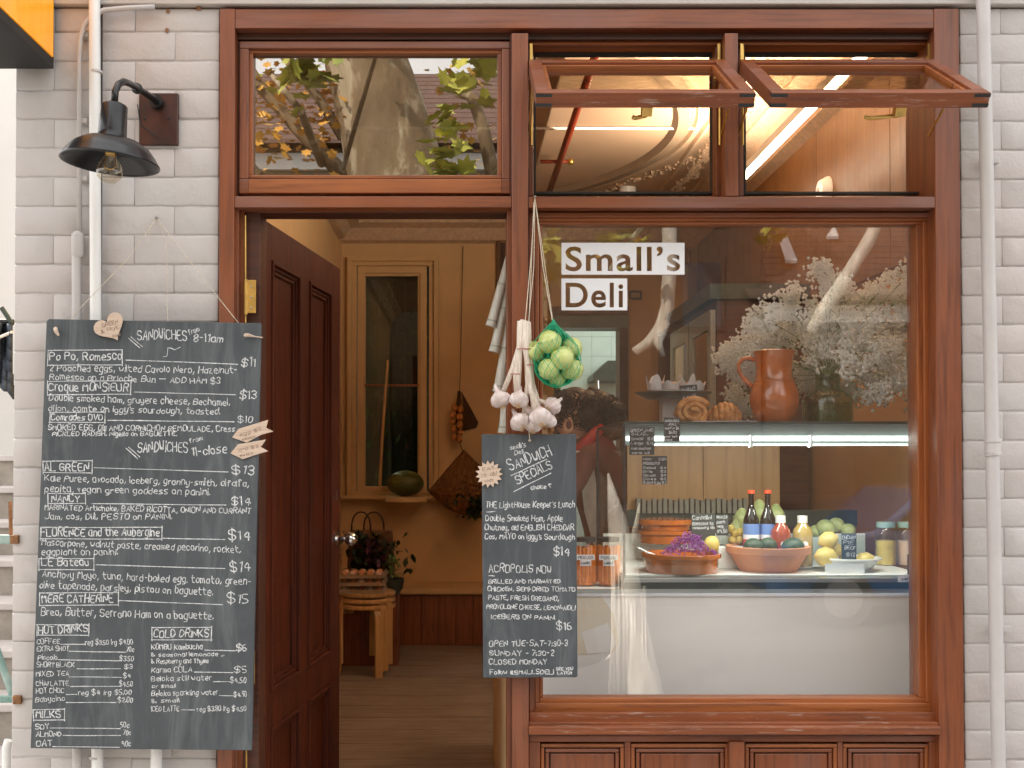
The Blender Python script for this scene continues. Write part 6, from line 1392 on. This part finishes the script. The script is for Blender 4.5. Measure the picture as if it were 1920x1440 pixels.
# ================================================================ PERSON BEHIND THE COUNTER
pz = thing('person', 'person with dark curly hair and red strap bending behind the counter', 'person', (X(1110, 1.35), 1.35, 0)); py_ = 1.35; kp_ = kk(py_)
def skin(name, verts, edges, radii, m, parent, sub=2, root=0):
    o = wloc(parent); me = bpy.data.meshes.new(name); me.from_pydata([tuple(Vector(v) - o) for v in verts], edges, []); me.materials.append(M[m])
    ob = bpy.data.objects.new(name, me); C.objects.link(ob); ob.parent = parent
    bpy.context.view_layer.objects.active = ob
    md = ob.modifiers.new('skin', 'SKIN'); md.use_smooth_shade = True
    for i, r in enumerate(radii): 
        r = r if isinstance(r, tuple) else (r, r); me.skin_vertices[0].data[i].radius = r; me.skin_vertices[0].data[i].use_root = (i == root)
    sb = ob.modifiers.new('sub', 'SUBSURF'); sb.levels = sub; sb.render_levels = sub
    return ob
q = lambda px, py, dy=0: P(px, py, py_ + dy)
px0 = X(1128, py_)
V = [(px0 + .10, py_ + .08, .95), (px0 + .07, py_ + .05, 1.12), q(1122, 900, .02), q(1112, 850), q(1098, 822, -.02), q(1085, 800, -.04),   # 0-5 pelvis, waist, chest, upper chest, neck, skull base
     q(1098, 852, -.20), q(1080, 905, -.26), q(1050, 950, -.28),                 # 6-8 near arm
     q(1122, 850, .20), q(1095, 915, .22), q(1060, 950, .10),                    # 9-11 far arm
     (px0 + .12, py_ - .02, .50), (px0 + .12, py_ - .04, .08), (px0 + .04, py_ - .06, .03),
     (px0 + .14, py_ + .20, .50), (px0 + .14, py_ + .22, .08), (px0 + .06, py_ + .24, .03), (px0 + .10, py_ - .02, .86), (px0 + .11, py_ + .18, .86)]
E = [(0, 1), (1, 2), (2, 3), (3, 4), (4, 5), (3, 6), (6, 7), (7, 8), (3, 9), (9, 10), (10, 11), (0, 18), (18, 12), (12, 13), (13, 14), (0, 19), (19, 15), (15, 16), (16, 17)]
Rr = [(.15, .13), (.13, .12), (.14, .13), (.12, .10), .052, .05, .06, .045, .032, .06, .045, .032, .075, .045, .035, .075, .045, .035, .09, .09]
skin('body', V, E, Rr, 'shirt', pz)
hc = q(1080, 783, -.05)
hd_ = MB().ball(hc, .092, 24, 16, sx=1.0, sy=.80, sz=1.22, rot=Matrix.Rotation(-.35, 3, 'Y')).build('head', 'skin', pz, smooth=True)
MB().tube([hc + Vector((-.085, 0, .0)), hc + Vector((-.112, 0, -.025)), hc + Vector((-.09, 0, -.035))], [.008, .014, .010], 10).build('nose', 'skin', hd_, smooth=True)
MB().tube([hc + Vector((-.082, -.03, -.06)), hc + Vector((-.092, 0, -.062)), hc + Vector((-.082, .03, -.06))], .005, 8).build('mouth', 'shirt', hd_, smooth=True)
for s_ in (-1, 1):
    MB().ball(hc + Vector((-.078, .033 * s_, .012)), .012, 10, 8).build('eye', 'label_white', hd_, smooth=True)
    MB().ball(hc + Vector((-.088, .033 * s_, .010)), .0055, 8, 6).build('pupil', 'hair', hd_, smooth=True)
ec = q(1066, 797, -.13); MB().ball(ec, .024, 16, 10, sy=.35, sz=1.5, rot=Matrix.Rotation(.2, 3, 'Y')).build('ear', 'skin', hd_, smooth=True)
MB().ball(ec + Vector((0, -.007, 0)), .012, 12, 8, sy=.3, sz=1.5).build('ear_hollow', 'shirt', hd_, smooth=True)
nk = MB().tube([q(1075, 812, -.05), q(1098, 836, -.02)], [.055, .062], 16).build('neck', 'skin', pz, smooth=True)
hr = MB()
for px, py, r in ((1070, 757, .085), (1056, 762, .06), (1078, 760, .10), (1110, 775, .11), (1140, 790, .10), (1100, 755, .07), (1125, 760, .08), (1150, 805, .06), (1088, 745, .045), (1112, 738, .04), (1060, 752, .05), (1130, 805, .08), (1105, 800, .07)):
    hr.ball(q(px, py, -.02 + R_.uniform(-.02, .02)), r * .8, 14, 10, jit=.06)
for _ in range(900):
    px, py = R_.uniform(1044, 1162), 0; py = 770 + R_.uniform(-28, 34) + (px - 1100) * .12
    p = q(px, py, R_.uniform(-.13, -.05)); a = R_.uniform(0, 6.28); r = R_.uniform(.008, .02)
    hr.tube([p + Vector((r * math.cos(a + t) , -r * .4 * t, r * math.sin(a + t))) for t in (0, 1.1, 2.2, 3.3)], .0022, 4, cap=False)
for px, py, r in ((1062, 775, .05), (1085, 790, .06), (1100, 780, .09), (1060, 750, .05), (1145, 775, .08), (1135, 800, .06)): hr.ball(q(px, py, -.07), r * .8, 14, 10, jit=.08)
hr.build('hair', 'hair', pz, smooth=True)
MB().tube([q(1128, 802, -.13), q(1112, 816, -.165), q(1098, 832, -.19), q(1082, 850, -.21)], [.020, .024, .026, .024], 10).build('red_strap', 'strap', pz, smooth=True)
MB().prism([q(1062, 845, -.22), q(1086, 845, -.24), q(1112, 861, -.22), (q(1083, 864, -.24))], (0, .02, 0)).build('collar', 'stain_wood', pz, bevel=.004)
MB().prism([q(1094, 868, -.24), q(1112, 862, -.20), q(1124, 950, -.16), q(1118, 1040, -.16), q(1096, 960, -.24), q(1090, 910, -.25)], (0, .02, 0)).build('apron', 'apron', pz, bevel=.006)

# ================================================================ INSIDE THE DOORWAY
sy_ = 4.05; ks = kk(sy_); sx_ = X(690, sy_)
names = ['bottom', 'middle', 'top']
def stool(ang, dz, which):
    t = thing('stool', 'round bent-birch stool, %s of the stack of three' % which, 'stool', (sx_, sy_, dz), 'stacked birch stools'); Hs = .475
    MB().lathe([(.001, Hs - .028), (.185, Hs - .028), (.188, Hs - .024), (.188, Hs - .004), (.184, Hs), (.001, Hs)], (sx_, sy_, dz), 40).build('seat', 'birch', t, smooth='auto')
    for j in range(3):
        a = ang + 2 * math.pi * j / 3; d_ = Vector((math.cos(a), math.sin(a), 0)); s_ = Vector((-d_.y, d_.x, 0)); o = Vector((sx_, sy_, dz)); m_ = MB()
        path = [(.10, Hs - .043), (.14, Hs - .043), (.175, Hs - .048), (.196, Hs - .07), (.20, Hs - .10), (.20, .0)]
        th = .014; w_ = .027
        inn = [(r - (0 if i < 2 else th * .7 * 2), z - (th * 2 if i < 3 else th * .6 if i == 3 else 0)) for i, (r, z) in enumerate(path)]
        out_ = [(r, z + .014) if i < 3 else (r, z) for i, (r, z) in enumerate(path)]
        vs = []
        for (ro, zo), (ri, zi) in zip(out_, inn):
            for r, z in ((ro, zo), (ri, zi)):
                for sg in (-w_, w_): vs.append(o + d_ * r + s_ * sg + Vector((0, 0, z)))
        n = len(path); fs = []
        for i in range(n - 1):
            A, B_ = i * 4, (i + 1) * 4
            fs += [(A, A + 1, B_ + 1, B_), (A + 2, B_ + 2, B_ + 3, A + 3), (A, B_, B_ + 2, A + 2), (A + 1, A + 3, B_ + 3, B_ + 1)]
        fs += [(0, 2, 3, 1), ((n - 1) * 4, (n - 1) * 4 + 1, (n - 1) * 4 + 3, (n - 1) * 4 + 2)]
        m_.add(vs, fs).build('leg', 'birch', t, bevel=.003)
for i in range(3): stool(math.radians(-62 + i * 13), i * .040, names[i])
tz0 = .475 + .080 + .001
tx, ty = X(682, sy_), sy_ - .01
for i in range(3):
    z0 = tz0 + i * .050; hw_ = .155
    m_ = MB(); n = 5
    m_.box(tx - hw_, tx + hw_, ty - hw_, ty + hw_, z0, z0 + .006); m_.box(tx - hw_, tx + hw_, ty - hw_ - .006, ty - hw_ - .0002, z0, z0 + .022)
    for a in range(6):
        for b in range(6):
            x_, y_3 = tx - hw_ + .012 + a * .0572, ty - hw_ + .012 + b * .0572
            m_.lathe([(.013, .006), (.005, .034), (.001, .036)], (x_, y_3, z0), 6)
    m_.frame(tx - hw_, tx + hw_, 0, 1, 0, 0, 0, 0, 0, 0) if 0 else None
    o = m_.build('egg_tray', 'tray'); tag(o, 'pulp egg tray on the stools, %s of three' % names[i], 'egg tray', 'stacked egg trays')
ei = 0
wl = ['leftmost', 'second from left', 'middle', 'second from right', 'rightmost']; rl = ['front row', 'second row', 'third row']
for i in (2, 1, 0):
    for b in range(3 if i == 2 else 1):
        for a in range(5):
            x_, y_3 = tx - .155 + .0405 + a * .0572, ty - .155 + .0405 + b * .0572; z0 = tz0 + i * .05 + .0075
            rr2 = .0215; o = MB().lathe([(.001, 0), (.013, .003), (.020, .012), (.0215, .019), (.018, .031), (.010, .039), (.001, .0415)], (x_, y_3, z0), 14).build('egg', 'egg' if (a + b + i) % 3 else 'egg_pale', smooth=True)
            tag(o, '%s egg in the %s tray, %s of the %s' % ('brown' if (a + b + i) % 3 else 'pale', names[i], wl[a], rl[b]), 'egg', 'eggs in the trays')
# tote bag with greens
bt = thing('tote_bag', 'dark brown tote bag with looped handles behind the eggs', 'bag', P(696, 1075, 4.35)); byy = 4.36
zb2 = .5; 
MB().prism([Vector((X(648, byy), byy, 0)) + Vector((0, 0, zb2)), Vector((X(742, byy), byy, zb2)), Vector((X(734, byy), byy, Z(996, byy))), Vector((X(655, byy), byy, Z(996, byy)))], (0, .12, 0)).build('bag_body', 'canvas', bt, bevel=.01)
for a, b, dy in ((659, 695, .0), (682, 720, .12)):
    MB().tube([P(a + (b - a) * (.5 - .5 * math.cos(math.pi * t)), 996 - 36 * math.sin(math.pi * t) ** .7, byy + dy) for t in [j / 12 for j in range(13)]], .006, 8).build('handle', 'bag_strap', bt, smooth=True)
tag(MB().box(X(640, 4.45), X(748, 4.45), 4.30, 4.6, 0, zb2 - .001).build('crate', 'wains', bevel=.004), 'low wooden crate behind the stools carrying the tote bag', 'crate')
def leaves(name, label, cat, n, fx, m, smin, smax, group=None):
    lf = MB()
    for _ in range(n):
        p = fx(); s = R_.uniform(smin, smax); rm = Matrix.Rotation(R_.uniform(0, 6.28), 3, 'Z') @ Matrix.Rotation(R_.uniform(-1.3, 1.3), 3, 'X'); 
        lf.add([p + rm @ Vector(v) * s for v in ((0, -.8, 0), (.3, -.3, .08), (.42, .2, .02), (.2, .7, .1), (0, 1, 0), (-.2, .7, .1), (-.42, .2, .02), (-.3, -.3, .08))], [(0, 1, 2, 3, 4, 5, 6, 7)])
    o = lf.build(name, m); tag(o, label, cat, group); o['kind'] = 'stuff'; return o
leaves('leafy_greens', 'dark leafy greens spilling from the tote bag', 'greens', 240, lambda: P(R_.gauss(690, 26), R_.uniform(1000, 1072), R_.uniform(4.24, 4.34)), 'leaf_dark', .02, .05)
leaves('purple_leaves', 'purple beet leaves among the dark greens', 'greens', 70, lambda: P(R_.gauss(703, 12), R_.uniform(1015, 1060), R_.uniform(4.18, 4.24)), 'leaf_purple', .015, .04)
leaves('parsley', 'green herb leaves overhanging the steel bowl', 'herbs', 90, lambda: P(R_.gauss(738, 6), R_.uniform(1045, 1082), R_.uniform(4.15, 4.3)), 'stem', .012, .028)
mbz = P(736, 1106, 4.2)
tag(MB().lathe([(.001, 0), (.05, 0), (.085, .05), (.095, .115), (.09, .115), (.08, .05), (.001, .01)], Vector((X(733, 4.25), 4.26, zb2 + .0)), 24).build('metal_bowl', 'hood', smooth='auto'), 'dark green metal bowl to the right of the egg trays', 'bowl')
# melon, onions, fan, basket, stick
o = MB().ball(P(760, 911, YB - .20), 31 * kk(YB - .2), 28, 16, sx=1.12, sy=.9, sz=.78).build('watermelon', 'melon', smooth=True); tag(o, 'dark green striped watermelon on the back window sill', 'watermelon')
o.location.z = Z(930, YB - .08) + .002
tag(MB().box(X(725, YB - .2), X(800, YB - .2), YB - .34, YB - .111, Z(935, YB - .1) - .02, Z(930, YB - .08)).build('sill_shelf', 'joinery', bevel=.004), 'small ledge shelf carrying the watermelon under the window', 'shelf')
yo = YB - .08; br = thing('onion_braid', 'plait of brown onions hanging on the back wall', 'onions', P(860, 825, yo))
MB().tube([P(868, 462, yo + .06), P(866, 560, yo + .05), P(862, 735, yo)], .003, 5).build('cord', 'bag_strap', br)
MB().tube([P(861, 733, yo), P(859, 765, yo), P(858, 815, yo)], [.012, .02, .01], 8).build('plaited_stems', 'straw_dark', br, smooth=True)
for i, (px, py) in enumerate(((853, 765), (864, 768), (850, 778), (862, 782), (849, 792), (862, 797), (851, 806), (863, 811), (852, 820), (861, 825))):
    MB().lathe([(max(.001, a * 6.6 * kk(yo)), z * 6.6 * kk(yo)) for a, z in ((0, -.9), (.7, -.7), (1, 0), (.7, .7), (.2, 1.1), (.1, 1.5))], P(px, py, yo - .02), 14, rot=Matrix.Rotation(R_.uniform(-.5, .5), 3, 'Y')).build('onion', 'onion', br, smooth=True)
ff = thing('woven_fan', 'dark triangular woven fan pinned to the back wall beside the onions', 'fan', P(880, 806, yo))
MB().prism([P(866, 735, yo + .05), P(897, 792, yo + .05), P(893, 802, yo + .05), P(866, 808, yo + .05)], (0, .02, 0)).build('fan_blade', 'straw_dark', ff, bevel=.005)
MB().tube([P(866, 735, yo + .04), P(867, 812, yo + .04)], .006, 6).build('spine', 'straw', ff)
hb = thing('hanging_basket', 'large brown woven hammock basket hanging on the back wall', 'basket', P(870, 965, yo))
for a, b, c_, d_, dy in (((868, 845), (804, 918), (848, 952), (870, 962), .0), ((868, 845), (870, 962), (915, 948), (942, 916), .0)):
    rows = []
    for i in range(13):
        f = i / 12; top = (a[0] + (b[0] - a[0]) * f, a[1] + (b[1] - a[1]) * f) if b[0] < 868 else (a[0] + (d_[0] - a[0]) * f, a[1] + (d_[1] - a[1]) * f)
        cv_ = (c_[1] - 0); x_b = top[0]; yb_ = 965 - 46 * ((abs(x_b - 870)) / 68) ** 1.8
        rows.append([P(x_b, top[1] + (yb_ - top[1]) * j / 10, yo - .02 - .22 * math.sin(math.pi * min(1, j / 10 * .9)) * (1 - f * .85)) for j in range(11)])
    m_ = MB()
    for i in range(12):
        for j in range(10): m_.add([rows[i][j], rows[i + 1][j], rows[i + 1][j + 1], rows[i][j + 1]], [(0, 1, 2, 3)])
    o = m_.build('basket_side', 'straw', hb, smooth=True); sd = o.modifiers.new('solid', 'SOLIDIFY'); sd.thickness = .012
MB().tube([P(862, 830, yo), P(868, 848, yo)], .004, 6).build('hook_cord', 'bag_strap', hb)
MB().tube([P(869, 846, yo - .02), P(870, 905, yo - .22), P(871, 962, yo - .08)], .012, 8).build('centre_rib', 'straw_dark', hb, smooth=True)
leaves('hanging_greens', 'dark leafy bunch poking out of the woven basket behind the chalkboard', 'greens', 150, lambda: P(R_.gauss(896, 17), R_.uniform(930, 972) + 0, yo - R_.uniform(.22, .34)), 'leaf_dark', .02, .045)
tag(MB().tube([P(727, 675, YB - .16), P(716, 832, YB - .13), P(712, 925, YB - .115)], [.010, .012, .012], 8).build('wooden_stick', 'birch', smooth='auto'), 'thin pale wooden stick leaning against the back window', 'stick')
